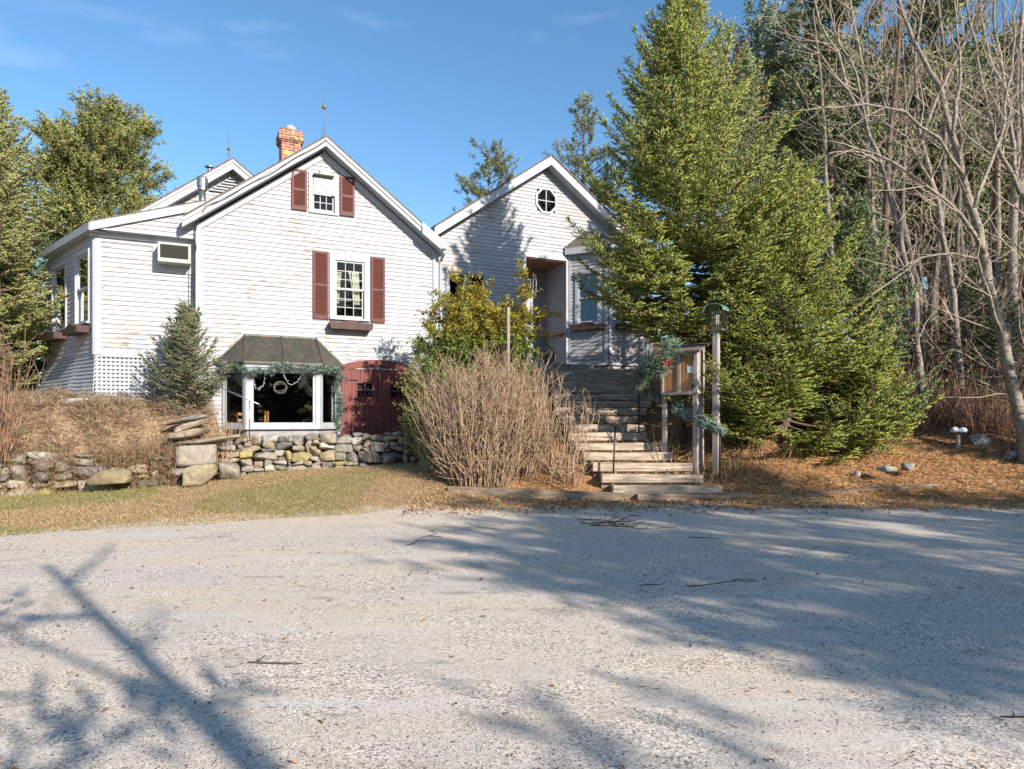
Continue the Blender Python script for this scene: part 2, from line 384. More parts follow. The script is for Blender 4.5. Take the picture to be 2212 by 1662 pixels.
xs = np.unique(np.concatenate([np.linspace(-90, -16, 20), np.arange(-16, 17, .12), np.linspace(17, 90, 20)]))
ys = np.unique(np.concatenate([np.linspace(-60, -2, 12), np.arange(-1.5, 27, .12), np.linspace(27.5, 140, 24)]))
GX, GY = np.meshgrid(xs, ys); GZ = gz(GX, GY)
LXl = GX*CT+(GY-H0)*ST; LYl = -GX*ST+(GY-H0)*CT     # the ground steps down inside the building
GZ = np.where((LXl > -7.5)&(LXl < -2.2)&(LYl > .1)&(LYl < 8), np.minimum(GZ, .6), GZ)
GZ = np.where((LXl > -7.05)&(LXl < -4.6)&(LYl > -.45)&(LYl <= .1), np.minimum(GZ, .9), GZ)
GZ = np.where((LXl > -9.3)&(LXl < -7.4)&(LYl > .6)&(LYl < 3.5), np.minimum(GZ, 1.5), GZ)
GZ = np.where((LXl > -1.9)&(LXl < 5.0)&(LYl > 1.0)&(LYl < 9), np.minimum(GZ, 2.2), GZ)
edge = gravY(GX) - GY + .35*wob(GX, GY, 2.3, 1) + .18*wob(GX, GY, 7, 4)
grav = sstep(-1.2, .5, edge)
bank = sstep(.2, .6, GY-wallY(GX))*(GX < -5.6)*(GY < 15.2)
GZ = GZ + (1-grav)*(.018*wob(GX, GY, 9, 2)+.012*wob(GX, GY, 23, 5)) + grav*.006*wob(GX, GY, 1.6, 3) + bank*(.07*wob(GX, GY, 3.1, 2)+.04*wob(GX, GY, 7.3, 8)-.04)
green = (1-grav)*sstep(.0, .5, wob(GX, GY, 1.3, 6)+.4-sstep(-6.5, -1.5, GX)*1.1)*(GY < wallY(GX)+.1)*(GX < -1)
litter = (1-grav)*sstep(-1.6, .6, GX)
V = np.stack([GX, GY, GZ], -1).reshape(-1, 3)
ny, nx = GX.shape; idx = np.arange(nx*ny).reshape(ny, nx)
Q = np.stack([idx[:-1, :-1], idx[:-1, 1:], idx[1:, 1:], idx[1:, :-1]], -1).reshape(-1, 4)
zc = np.stack([grav, green, litter], -1).reshape(-1, 3)
def ground_mat():
    m, n, l, b = newmat('gravel_grass_and_litter')
    b.inputs['Roughness'].default_value = .95; b.inputs['Specular IOR Level'].default_value = .15
    a = n.new('ShaderNodeAttribute'); a.attribute_name = 'Col'; s = n.new('ShaderNodeSeparateColor'); l.new(a.outputs['Color'], s.inputs[0])
    co = n.new('ShaderNodeTexCoord')
    # gravel: crushed stone chips of two sizes
    v = n.new('ShaderNodeTexVoronoi'); v.inputs['Scale'].default_value = 92; l.new(co.outputs['Object'], v.inputs['Vector'])
    v2 = n.new('ShaderNodeTexVoronoi'); v2.inputs['Scale'].default_value = 190; l.new(co.outputs['Object'], v2.inputs['Vector'])
    sv = n.new('ShaderNodeSeparateColor'); l.new(v.outputs['Color'], sv.inputs[0])
    g = ramp(n, [(0, (.13, .115, .10)), (.22, (.36, .325, .29)), (.6, (.54, .495, .445)), (1, (.76, .705, .64))]); l.new(sv.outputs[0], g.inputs[0])
    sv2 = n.new('ShaderNodeSeparateColor'); l.new(v2.outputs['Color'], sv2.inputs[0])
    g2 = ramp(n, [(0, (.18, .16, .14)), (.3, (.45, .41, .365)), (1, (.68, .63, .57))]); l.new(sv2.outputs[0], g2.inputs[0])
    f1 = noise(n, l, 1.2, 5, .6); fr = ramp(n, [(.42, 0), (.58, 1)]); l.new(f1, fr.inputs[0])
    gc = mixc(n, l, fr.outputs[0], g.outputs[0], g2.outputs[0])
    f2 = noise(n, l, .45, 6, .65, sc3=(.6, 1.6, 1)); tr = ramp(n, [(.35, (.96, .93, .90)), (.5, (1.08, 1.0, .92)), (.66, (1.14, 1.0, .82))]); l.new(f2, tr.inputs[0])
    gc = mixc(n, l, 1.0, gc, tr.outputs[0], 'MULTIPLY')
    f3 = noise(n, l, 1.7, 8, .75, sc3=(.6, 1.4, 1)); dr = ramp(n, [(.55, 0), (.72, .6)]); l.new(f3, dr.inputs[0])
    gc = mixc(n, l, dr.outputs[0], gc, (.30, .24, .175))
    f7 = noise(n, l, 3.1, 6, .7, sc3=(.5, 1.8, 1)); d7 = ramp(n, [(.60, 0), (.70, .8)]); l.new(f7, d7.inputs[0]); gc = mixc(n, l, d7.outputs[0], gc, (.25, .225, .20))
    f6 = noise(n, l, .9, 3, .5, sc3=(.35, 5, 1)); dd = ramp(n, [(.55, 0), (.70, .45)]); l.new(f6, dd.inputs[0])     # paler packed dust along wheel tracks
    gc = mixc(n, l, dd.outputs[0], gc, (.56, .52, .47))
    # dry and green turf
    h1 = noise(n, l, 26, 6, .75); d = ramp(n, [(.30, (.11, .07, .04)), (.48, (.28, .185, .11)), (.72, (.44, .32, .195))]); l.new(h1, d.inputs[0])
    gr = ramp(n, [(.30, (.085, .075, .028)), (.5, (.23, .20, .085)), (.72, (.40, .34, .17))]); l.new(h1, gr.inputs[0])
    li = ramp(n, [(.30, (.085, .045, .022)), (.48, (.27, .135, .06)), (.62, (.42, .24, .11)), (.78, (.55, .36, .20))]); l.new(h1, li.inputs[0])
    t = mixc(n, l, s.outputs['Green'], d.outputs[0], gr.outputs[0]); t = mixc(n, l, s.outputs['Blue'], t, li.outputs[0])
    # ragged edge
    f4 = noise(n, l, 8, 9, .85); ad = n.new('ShaderNodeMath'); ad.operation = 'MULTIPLY_ADD'; ad.inputs[1].default_value = 2.0
    l.new(f4, ad.inputs[0]); sb = n.new('ShaderNodeMath'); sb.operation = 'SUBTRACT'; sb.inputs[1].default_value = 1.0
    l.new(s.outputs['Red'], ad.inputs[2]); l.new(ad.outputs[0], sb.inputs[0])
    er = ramp(n, [(.42, 0), (.58, 1)]); l.new(sb.outputs[0], er.inputs[0])
    l.new(mixc(n, l, er.outputs[0], t, gc), b.inputs['Base Color'])
    hh = n.new('ShaderNodeMath'); hh.operation = 'ADD'; l.new(v.outputs['Distance'], hh.inputs[0]); l.new(v2.outputs['Distance'], hh.inputs[1])
    hm = n.new('ShaderNodeMix'); hm.data_type = 'FLOAT'; l.new(er.outputs[0], hm.inputs[0]); l.new(h1, hm.inputs[2]); l.new(hh.outputs[0], hm.inputs[3])
    bump(n, l, b, hm.outputs[0], -1.0, .016)
    return m
MT['ground'] = ground_mat()
isg = (grav[:-1, :-1] + grav[1:, 1:]).ravel() > .9
def sub(faces, name):
    u, inv = np.unique(faces, return_inverse=True); o = np_mesh(name, V[u], inv.reshape(faces.shape), MT['ground'], None, zc[u], True)
    o['kind'] = 'structure'; return o
sub(Q[isg], 'gravel_lot'); sub(Q[~isg], 'ground')

# ================================================================== FARMHOUSE
house = thing('farmhouse', 'white clapboard farmhouse with peeling paint, two tall front gables and brick red shutters', 'house', (0, H0, 0), TH)
class Fr:
    """a vertical wall frame in house coordinates: a along the wall, o outward, z up"""
    def __init__(s, O, d, out): s.O = O; s.d = d; s.n = out
    def P(s, a, o, z): return (s.O[0]+s.d[0]*a+s.n[0]*o, s.O[1]+s.d[1]*a+s.n[1]*o, z)
    def box(s, mb, a0, a1, o0, o1, z0, z1):
        P = s.P; return mb.hexa([P(a0,o1,z0),P(a1,o1,z0),P(a1,o0,z0),P(a0,o0,z0),P(a0,o1,z1),P(a1,o1,z1),P(a1,o0,z1),P(a0,o0,z1)])
    def poly(s, mb, pts, o0, o1):
        i = len(mb.v); n = len(pts)
        for o in (o1, o0):
            for a, z in pts: mb.v.append(s.P(a, o, z))
        mb.f.append(tuple(range(i, i+n))); mb.f.append(tuple(range(i+2*n-1, i+n-1, -1)))
        for k in range(n):
            k2 = (k+1) % n; mb.f.append((i+k, i+n+k, i+n+k2, i+k2))
def siding(fr, rngf, z0, z1, openings=(), name='clapboard_wall', parent=house):
    mb = MB(); z = math.floor(z0*10+1e-6)/10
    while z < z1:
        a, b = max(z, z0), min(z+.1, z1)
        cuts = sorted({a, b} | {o for op in openings for o in op[2:4] if a+1e-4 < o < b-1e-4})
        jit = random.uniform(-.002, .003)
        for za, zb in zip(cuts[:-1], cuts[1:]):
            L0, R0 = rngf(za); L1, R1 = rngf(zb)
            if R0 <= L0: continue
            if R1 < L1: L1 = R1 = (L1+R1)/2
            pcs = [(L0, L1, R0, R1)]; zm = (za+zb)/2
            for o0, o1, oz0, oz1 in openings:
                if not (oz0 < zm < oz1): continue
                nx_ = []
                for l0, l1, r0, r1 in pcs:
                    if o1 <= min(l0, l1) or o0 >= max(r0, r1): nx_.append((l0, l1, r0, r1)); continue
                    if o0 > max(l0, l1): nx_.append((l0, l1, min(r0, o0), min(r1, o0)))
                    if o1 < min(r0, r1): nx_.append((max(l0, o1), max(l1, o1), r0, r1))
                pcs = nx_
            oa = .021-(za-z)/.1*.018+jit*.7; ob = .021-(zb-z)/.1*.018+jit*.7
            for l0, l1, r0, r1 in pcs:
                mb.quad(fr.P(l0, oa, za), fr.P(r0, oa, za), fr.P(r1, ob, zb), fr.P(l1, ob, zb))
                if abs(za-z) < 1e-4 or za == a: mb.quad(fr.P(l0, -.01, za), fr.P(r0, -.01, za), fr.P(r0, oa, za), fr.P(l0, oa, za))
        z = round(z+.1, 4)
    return mb.build(name, MT['siding'], parent)
def sash(fr, a0, a1, z0, z1, o, cols, rows, mat, parent, rail=.04, mun=.016, name='sash'):
    mb = MB()
    fr.box(mb, a0, a1, o-.03, o, z0, z0+rail*1.25); fr.box(mb, a0, a1, o-.03, o, z1-rail, z1)
    fr.box(mb, a0, a0+rail, o-.03, o-.001, z0+rail*1.25, z1-rail); fr.box(mb, a1-rail, a1, o-.03, o-.001, z0+rail*1.25, z1-rail)
    ia0, ia1, iz0, iz1 = a0+rail, a1-rail, z0+rail*1.25, z1-rail
    for k in range(1, cols):
        c = ia0+(ia1-ia0)*k/cols; fr.box(mb, c-mun/2, c+mun/2, o-.024, o-.005, iz0, iz1)
    for k in range(1, rows):
        c = iz0+(iz1-iz0)*k/rows; fr.box(mb, ia0, ia1, o-.022, o-.007, c-mun/2, c+mun/2)
    mb.build(name, mat, parent)
    g = MB(); g.quad(fr.P(ia0, o-.015, iz0), fr.P(ia1, o-.015, iz0), fr.P(ia1, o-.015, iz1), fr.P(ia0, o-.015, iz1)); g.build('pane', MT['glass'], parent)
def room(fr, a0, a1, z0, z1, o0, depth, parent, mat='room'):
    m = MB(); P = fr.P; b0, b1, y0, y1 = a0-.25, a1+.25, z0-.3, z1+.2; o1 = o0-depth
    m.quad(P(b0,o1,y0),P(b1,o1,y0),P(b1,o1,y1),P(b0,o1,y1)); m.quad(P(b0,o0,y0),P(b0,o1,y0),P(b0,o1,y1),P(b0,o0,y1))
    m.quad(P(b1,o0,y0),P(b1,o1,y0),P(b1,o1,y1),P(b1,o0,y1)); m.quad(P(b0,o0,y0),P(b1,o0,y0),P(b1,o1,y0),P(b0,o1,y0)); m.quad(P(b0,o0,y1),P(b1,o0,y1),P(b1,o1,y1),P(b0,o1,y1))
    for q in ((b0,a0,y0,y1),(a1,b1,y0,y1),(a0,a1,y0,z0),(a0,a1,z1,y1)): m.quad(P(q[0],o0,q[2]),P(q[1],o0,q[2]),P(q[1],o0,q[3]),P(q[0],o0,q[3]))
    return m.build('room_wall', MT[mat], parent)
def curtain(fr, aT0, aT1, aB0, aB1, z0, z1, o, parent):
    m = MB(); n = 22; pts = []
    for r in range(9):
        t = r/8; z = z1+(z0-z1)*t; k = t**.7; row = []
        for i in range(n+1):
            s_ = i/n; a = (aT0+(aT1-aT0)*s_)*(1-k)+(aB0+(aB1-aB0)*s_)*k
            row.append(fr.P(a, o+.02*math.sin(s_*26+t), z))
        pts.append(row)
    for r in range(8):
        for i in range(n): m.quad(pts[r][i], pts[r][i+1], pts[r+1][i+1], pts[r+1][i])
    return m.build('curtain', MT['curtain'], parent)
def window(fr, a0, a1, z0, z1, cas=.1, cols=3, rows=3, mat='white', smat='cream', split=True, dark='room', label=None, sill=True):
    mb = MB()
    fr.box(mb, a0-cas, a0, -.06, .05, z0-.02, z1); fr.box(mb, a1, a1+cas, -.06, .05, z0-.02, z1)
    fr.box(mb, a0-cas, a1+cas, -.06, .052, z1, z1+cas*1.1); fr.box(mb, a0-cas, a1+cas, -.06, .09 if sill else .05, z0-.06, z0-.018)
    w_ = mb.build('window', MT[mat], house)
    if label: w_['label'] = label
    if split:
        zm = (z0+z1)/2
        sash(fr, a0+.004, a1-.004, zm-.02, z1-.003, .015, cols, rows, MT[smat], w_); sash(fr, a0+.004, a1-.004, z0+.003, zm+.02, -.022, cols, rows, MT[smat], w_)
    else: sash(fr, a0+.004, a1-.004, z0+.003, z1-.003, .0, cols, rows, MT[smat], w_)
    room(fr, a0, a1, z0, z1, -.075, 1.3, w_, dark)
    return w_
def shutter(fr, a0, a1, z0, z1, mid=True):
    m = MB(); st = .048; o0, o1 = .03, .062
    fr.box(m, a0, a0+st, o0, o1, z0, z1); fr.box(m, a1-st, a1, o0, o1, z0, z1)
    fr.box(m, a0+st, a1-st, o0, o1-.001, z0, z0+.1); fr.box(m, a0+st, a1-st, o0, o1-.001, z1-.06, z1)
    zm = z0+(z1-z0)*.5
    if mid: fr.box(m, a0+st, a1-st, o0, o1-.001, zm-.03, zm+.03)
    fr.box(m, a0+st, a1-st, o0, o0+.006, z0+.1, z1-.06)
    z = z0+.11; P = fr.P
    while z < z1-.08:
        if not (mid and abs(z+.015-zm) < .05):
            m.hexa([P(a0+st,.056,z),P(a1-st,.056,z),P(a1-st,.037,z+.03),P(a0+st,.037,z+.03),P(a0+st,.056,z+.006),P(a1-st,.056,z+.006),P(a1-st,.037,z+.036),P(a0+st,.037,z+.036)])
        z += .036
    return m.build('shutter', MT['red'], house)
def flower_box(fr, a0, a1, z0, z1, dep=.24, waves=2, o=.03):
    m = MB(); n = 24; h = z1-z0
    top = []
    for i in range(n+1):
        t = i/n; e = min(t, 1-t)
        zz = z1 - .05 + .035*math.cos((t-.5)*2*math.pi*waves*.75) + .015 - (.05 if e < .02 else 0)
        top.append((a0+(a1-a0)*t, zz))
    pts = [(a0+.03, z0), (a1-.03, z0)] + top[::-1]
    fr.poly(m, pts, o+dep-.025, o+dep)
    for a in (a0+.02, a1-.045): fr.box(m, a, a+.025, o, o+dep-.026, z0+.02, z1-.06)
    fr.box(m, a0+.046, a1-.046, o, o+dep-.026, z0+.01, z0+.03); fr.box(m, a0+.046, a1-.046, o, o+.02, z0+.03, z1-.07)
    return m.build('flower_box', MT['brown'], house)
def gable_roof(ax, az, xl, xr, sl, y0, y1, h=.24, th=.05, strip=True):
    """two slopes from a ridge at (ax, az) falling to xl and xr"""
    r = MB(); f = MB(); s = MB()
    for xe in (xl, xr):
        ze = az - sl*abs(xe-ax)
        r.prism([(ax, az), (xe, ze), (xe, ze-th), (ax, az-th)], y0-.03, y1)
        f.prism([(ax, az-th-.002), (xe, ze-th-.002), (xe, ze-h), (ax, az-h)], y0, y0+.04)
        if strip: f.prism([(ax, az-th-.004), (xe, ze-th-.004), (xe, ze-th-.08), (ax, az-th-.08)], y0-.028, y0-.001)
        s.prism([(ax, az-h+.05), (xe, ze-h+.05), (xe, ze-h+.02), (ax, az-h+.02)], y0+.041, y1)
        x2 = xe + (.02 if xe > ax else -.02)
        f.prism([(xe, ze-th-.003), (x2, ze-th-.003-.015), (x2, ze-h-.01), (xe, ze-h)], y0+.001, y1-.01)
    ro = r.build('roof', MT['shingle'], house); f.build('rake_board', MT['white'], ro); s.build('soffit', MT['white'], ro)
    return ro

# ---- main gable
front = Fr((0, 0), (1, 0), (0, -1))
MAX, MAZ, MSL = -4.89, 7.72, .745
ml, mr = -7.60, -2.10
def rng_main(z):
    w_ = (MAZ-z)/MSL; return max(ml, MAX-w_), min(mr, MAX+w_)
SOP = (-4.64, -3.95, 3.90, 5.25)          # first floor sash opening
UOP = (-5.16, -4.65, 6.35, 7.15)
BAYOP = (-6.95, -4.72, 1.2, 3.1)
DOP = (-4.42, -2.80, .9, 2.70)
siding(front, rng_main, .9, 7.70, [SOP, UOP, BAYOP, DOP])
b = MB()
b.box(ml-.03, ml+.11, -.045, .02, .9, 5.62); b.box(mr-.11, mr+.03, -.045, .02, .9, 5.62)
b.prism([(MAX, MAZ+.02), (ml-.03, MAZ+.02-MSL*(MAX-ml+.03)), (ml-.03, MAZ-.13-MSL*(MAX-ml+.03)), (MAX, MAZ-.13)], -.05, -.002)
b.prism([(MAX, MAZ+.02), (mr+.03, MAZ+.02-MSL*(mr+.03-MAX)), (mr+.03, MAZ-.13-MSL*(mr+.03-MAX)), (MAX, MAZ-.13)], -.051, -.002)
b.box(ml-.03, ml, -.04, .3, .9, 5.6)
b.build('corner_board', MT['white'], house)
gable_roof(-4.91, 8.01, -7.88, -2.02, .745, -.36, 8.2)
b = MB(); b.prism([(-2.62, 6.30), (-2.02, 5.86), (-2.02, 5.70), (-2.14, 5.68), (-2.62, 6.02)], -.42, -.362); b.box(-2.14, -2.0, -.44, -.30, 5.70, 5.80)
b.build('cornice_return', MT['white'], house)
b = MB()   # side walls of the main block and its back
b.quad((ml,0,.6),(ml,8,.6),(ml,8,5.7),(ml,0,5.7)); b.quad((mr,0,.6),(mr,8,.6),(mr,8,5.7),(mr,0,5.7)); b.quad((ml,8,.6),(mr,8,.6),(mr,8,5.7),(ml,8,5.7))
b.quad((ml,8,5.7),(mr,8,5.7),(MAX,8,7.7),(MAX,8,7.7)); b.build('side_wall', MT['white'], house)
wn = window(front, *SOP, cas=.13, cols=3, rows=3)
curtain(front, -4.62, -4.45, -4.62, -4.52, 4.25, 5.0, -.12, wn); curtain(front, -4.32, -4.05, -4.18, -4.02, 4.25, 5.05, -.12, wn)
m = MB(); front.box(m, -4.6, -3.97, -.16, -.14, 4.33, 4.345); m.build('curtain_rod', MT['white'], wn)
for a0, a1 in ((-5.15, -4.80), (-3.79, -3.45)): shutter(front, a0, a1, 3.83, 5.41)
x0, _ = F(712, 700, -.26); x1, _ = F(807, 700, -.26); flower_box(front, x0, x1, 3.60, 3.82, .24)
wn = window(front, *UOP, cas=.08, cols=3, rows=2, smat='white', sill=False)
m = MB()
for k in range(5): front.box(m, UOP[0]+.02, UOP[1]-.06, .012, .03+.004*k, 6.76+k*.072, 6.826+k*.072)
front.box(m, UOP[1]-.058, UOP[1]+.0, .0, .05, 6.74, 7.15); m.build('blind_or_sky_panel', MT['white'], wn)  # white slatted blind over the upper sash
for a0, a1 in ((-5.63, -5.29), (-4.53, -4.19)): shutter(front, a0, a1, 6.31, 7.24)
m = MB(); front.box(m, -5.15, -4.68, .05, .17, 7.165, 7.185)
front.box(m, -5.02, -4.72, .08, .15, 7.24, 7.26); front.box(m, -5.02, -5.0, .08, .16, 7.19, 7.24); front.box(m, -4.74, -4.72, .08, .16, 7.19, 7.24)
fl = m.build('flood_light', MT['grey_wood'], house); m = MB(); front.box(m, -4.99, -4.75, .06, .145, 7.19, 7.238); m.build('lens', MT['bulb'], fl)

# ---- copper roofed bay window at ground level
bz0, bz1 = 1.30, 2.72; by = -.62; bA, bB, bC, bD = -7.10, -6.66, -5.10, -4.56
bay = MB()
def vp(mb, x, y, r=.055, z0=bz0, z1=bz1): mb.box(x-r, x+r, y-r, y+r, z0, z1)
bay.prism([(bA+.0, bz0-.10), (bD, bz0-.10), (bD, bz0-.02), (bA, bz0-.02)], -.02, -.001)
bay_o = MB()
bpts = [(bA, 0), (bB, by), (bC, by), (bD, 0)]
def bayring(mb, off, z0, z1, th=.1):
    P_ = [(bA-off, 0), (bB-off*.45, by-off), (bC+off*.45, by-off), (bD+off, 0)]
    Q_ = [(bA+th, 0), (bB+th*.45, by+th), (bC-th*.45, by+th), (bD-th, 0)]
    for i in range(3):
        a, b_, c, d = P_[i], P_[i+1], Q_[i+1], Q_[i]
        mb.hexa([(a[0],a[1],z0),(b_[0],b_[1],z0),(c[0],c[1],z0),(d[0],d[1],z0),(a[0],a[1],z1),(b_[0],b_[1],z1),(c[0],c[1],z1),(d[0],d[1],z1)])
bayring(bay_o, .03, bz0-.03, bz0+.05); bayring(bay_o, .05, bz1-.10, bz1); bayring(bay_o, .02, bz1-.16, bz1-.10)
bayo = bay_o.build('bay_window', MT['white'], house)
fb = MB(); bayring(fb, -.06, .6, bz0-.03, .16); fb.build('bay_base', MT['concrete'], bayo)
frs = []
for (p, q) in zip(bpts[:-1], bpts[1:]):
    L = math.dist(p, q); d = ((q[0]-p[0])/L, (q[1]-p[1])/L); n_ = (d[1], -d[0]); frs.append((Fr(p, d, n_), L))
for i, (fr, L) in enumerate(frs):
    e = .05 if i != 1 else .08
    m = MB(); fr.box(m, 0, e+.02, -.07, .02, bz0+.05, bz1-.16); m.build('bay_post', MT['white'], bayo); m = MB(); fr.box(m, L-e-.02, L, -.07, .02, bz0+.05, bz1-.16); m.build('bay_post', MT['white'], bayo)
    sash(fr, e+.02, L-e-.02, bz0+.05, bz1-.16, .0, 1, 1, MT['white'], bayo, rail=.055)
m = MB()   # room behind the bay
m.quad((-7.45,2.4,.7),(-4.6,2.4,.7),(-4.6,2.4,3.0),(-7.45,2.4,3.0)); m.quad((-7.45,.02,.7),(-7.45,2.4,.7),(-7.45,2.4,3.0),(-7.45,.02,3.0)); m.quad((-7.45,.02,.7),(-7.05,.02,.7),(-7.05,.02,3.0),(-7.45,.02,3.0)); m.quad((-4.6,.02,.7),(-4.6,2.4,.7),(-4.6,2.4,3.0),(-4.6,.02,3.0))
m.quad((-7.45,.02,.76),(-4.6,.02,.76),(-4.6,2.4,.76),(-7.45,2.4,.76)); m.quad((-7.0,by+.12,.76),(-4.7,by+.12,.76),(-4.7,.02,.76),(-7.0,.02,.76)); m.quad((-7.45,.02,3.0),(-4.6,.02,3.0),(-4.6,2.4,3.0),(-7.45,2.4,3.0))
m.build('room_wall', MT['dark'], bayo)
m = MB()
e = .10; tA, tB = (-6.64, -.03, 3.37), (-5.08, -.03, 3.37); E0, E1, E2, E3 = (bA-e-.06, -.03, bz1), (bB-.05, by-e, bz1), (bC+.05, by-e, bz1), (bD+e+.06, -.03, bz1)
m.quad(E1, E2, tB, tA); m.f.append((len(m.v), len(m.v)+1, len(m.v)+2)); m.v += [E0, E1, tA]
m.f.append((len(m.v), len(m.v)+1, len(m.v)+2)); m.v += [E2, E3, tB]
for a, b_ in ((E0, E1), (E1, E2), (E2, E3)): m.quad(a, b_, (b_[0], b_[1], b_[2]-.035), (a[0], a[1], a[2]-.035))
m.quad(E0, E1, E2, E3)
cro = m.build('copper_roof', MT['copper'], bayo)
m = MB(); mid0 = tuple((E1[k]+E2[k])/2 for k in range(3)); mid1 = tuple((tA[k]+tB[k])/2 for k in range(3))
for a, b_ in ((E1, tA), (E2, tB), (mid0, mid1)): m.bar(a, b_, .022, .05)
for a, b_ in ((E0, E1), (E1, E2), (E2, E3)): m.bar(a, b_, .03, .03)
m.bar(tA, tB, .03, .03); m.bar(E0, tA, .02, .03); m.bar(E3, tB, .02, .03)
m.build('roof_seam', MT['copper'], bayo)

# ---- arched double door
dl, dr = -4.50, -2.74
def arc(a0, a1, ze, zc, n=16): return [(a0+(a1-a0)*i/n, ze+(zc-ze)*(1-(2*i/n-1)**2)) for i in range(n+1)]
m = MB()
o_ = arc(dl, dr, 2.78, 2.93); i_ = arc(dl+.15, dr-.15, 2.66, 2.79)
for k in range(16):
    a, b_, c, d = o_[k], o_[k+1], i_[k+1], i_[k]; P = front.P
    m.hexa([P(a[0],.055,a[1]),P(b_[0],.055,b_[1]),P(b_[0],-.02,b_[1]),P(a[0],-.02,a[1]),P(d[0],.055,d[1]),P(c[0],.055,c[1]),P(c[0],-.02,c[1]),P(d[0],-.02,d[1])])
front.box(m, dl, dl+.15, -.02, .054, .9, 2.72); front.box(m, dr-.15, dr, -.02, .054, .9, 2.72)
door = m.build('double_door', MT['doorred'], house)
dm = (dl+dr)/2
def arcz(x): t = 2*(x-dl-.15)/(dr-dl-.3)-1; return 2.655+.13*(1-t*t)
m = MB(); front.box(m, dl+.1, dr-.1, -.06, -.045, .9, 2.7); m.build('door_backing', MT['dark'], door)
wins = []
for s0, s1, (pa, pb) in ((dl+.152, dm-.004, (771, 803.8)), (dm+.004, dr-.152, (842.4, 877))):
    w0, _ = F(pa, 840); w1, _ = F(pb, 840); wz0, wz1 = 2.02, 2.36
    m = MB(); n = 7; pw = (s1-s0)/n
    for k in range(n):
        a, b_ = s0+k*pw+.004, s0+(k+1)*pw-.004; c = (a+b_)/2
        zt = min(arcz(a), arcz(b_))
        if b_ <= w0 or a >= w1: m.hexa([P(a,.018,.9),P(b_,.018,.9),P(b_,-.03,.9),P(a,-.03,.9),P(a,.018,arcz(a)),P(b_,.018,arcz(b_)),P(b_,-.03,arcz(b_)),P(a,-.03,arcz(a))])
        else:
            if a < w0: front.box(m, a, w0, -.03, .018, wz0, wz1)
            if b_ > w1: front.box(m, w1, b_, -.03, .018, wz0, wz1)
            front.box(m, a, b_, -.03, .018, .9, wz0); m.hexa([P(a,.018,wz1),P(b_,.018,wz1),P(b_,-.03,wz1),P(a,-.03,wz1),P(a,.018,arcz(a)),P(b_,.018,arcz(b_)),P(b_,-.03,arcz(b_)),P(a,-.03,arcz(a))])
    front.box(m, s0, s1, .019, .034, 1.80, 1.90); front.box(m, s0, s1, .019, .034, 1.0, 1.12)
    lf = m.build('door_leaf', MT['doorred'], door)
    m = MB(); front.box(m, w0-.03, w1+.03, .018, .045, wz1, wz1+.035); front.box(m, w0-.03, w1+.03, .018, .05, wz0-.035, wz0)
    front.box(m, w0-.03, w0, .018, .045, wz0, wz1); front.box(m, w1, w1+.03, .018, .045, wz0, wz1)
    front.box(m, (w0+w1)/2-.01, (w0+w1)/2+.01, .0, .03, wz0, wz1); front.box(m, w0, w1, .0, .028, (wz0+wz1)/2-.01, (wz0+wz1)/2+.01)
    m.build('door_window', MT['doorred'], door)
    m = MB(); m.quad(P(w0,-.005,wz0),P(w1,-.005,wz0),P(w1,-.005,wz1),P(w0,-.005,wz1)); m.build('pane', MT['glass'], door)
m = MB(); front.box(m, dl+.13, dl+.42, .035, .05, 2.42, 2.455); front.box(m, dl+.10, dl+.13, .054, .066, 2.36, 2.5); m.build('strap_hinge', MT['black'], door)

# ---- annex on the left
aY = .3; annex = Fr((0, aY), (1, 0), (0, -1)); ax0 = -9.54
ld = (-.359, .933); aleft = Fr((ax0, aY), ld, (-.933, -.359)); aL = 3.62
def rtop(x): return 5.55 + .343*(x+9.57)
siding(annex, lambda z: (ax0, ml-.03), 2.84, 5.4)
tym = Fr((0, .04), (1, 0), (0, -1)); siding(tym, lambda z: (ax0-.02+max(0, (z+.16-rtop(ax0))/.343), ml-.03), 5.42, 6.12)
AWINS = [(.33, 1.20), (1.99, 3.03)]
siding(aleft, lambda z: (0, aL), 2.84, 5.36, [(a, b_, 3.58, 5.04) for a, b_ in AWINS])
for a, b_ in AWINS:
    wn = window(aleft, a, b_, 3.58, 5.04, cas=.07, cols=1, rows=1, smat='white'); 
    curtain(aleft, a+.03, a+.3, a+.03, a+.16, 3.62, 4.9, -.14, wn); curtain(aleft, b_-.3, b_-.03, b_-.16, b_-.03, 3.62, 4.9, -.14, wn)
    flower_box(aleft, a-.1, b_+.02, 3.30, 3.52, .26)
m = MB(); annex.box(m, ax0-.005, ax0+.12, -.02, .045, 2.84, 5.32); aleft.box(m, 0, .07, -.02, .04, 2.84, 5.32); aleft.box(m, aL-.1, aL, -.02, .04, 2.84, 5.32)
annex.box(m, ax0, ml-.03, -.01, .035, 5.22, 5.30)
annex.box(m, ax0-.1, ml-.03, 0, .30, 5.40, 5.43); annex.box(m, ax0-.1, ml-.03, .0, .10, 5.30, 5.40)
annex.box(m, ax0+.12, ml-.03, -.01, .04, 2.80, 2.90)
m.build('corner_board', MT['white'], house)
m = MB()   # shed roof with fascia
ro = MB(); A_, B_, C_, D_ = (-9.60, -.04), (-10.88, 3.25), (-7.4, 3.6), (-7.45, -.04)
def sl_(p, dz): return (p[0], p[1], (5.55 if p in (A_, B_) else 6.27)+dz)
ro.hexa([sl_(p, -.03) for p in (A_, D_, C_, B_)]+[sl_(p, .0) for p in (A_, D_, C_, B_)]); roo = ro.build('roof', MT['shingle'], house)
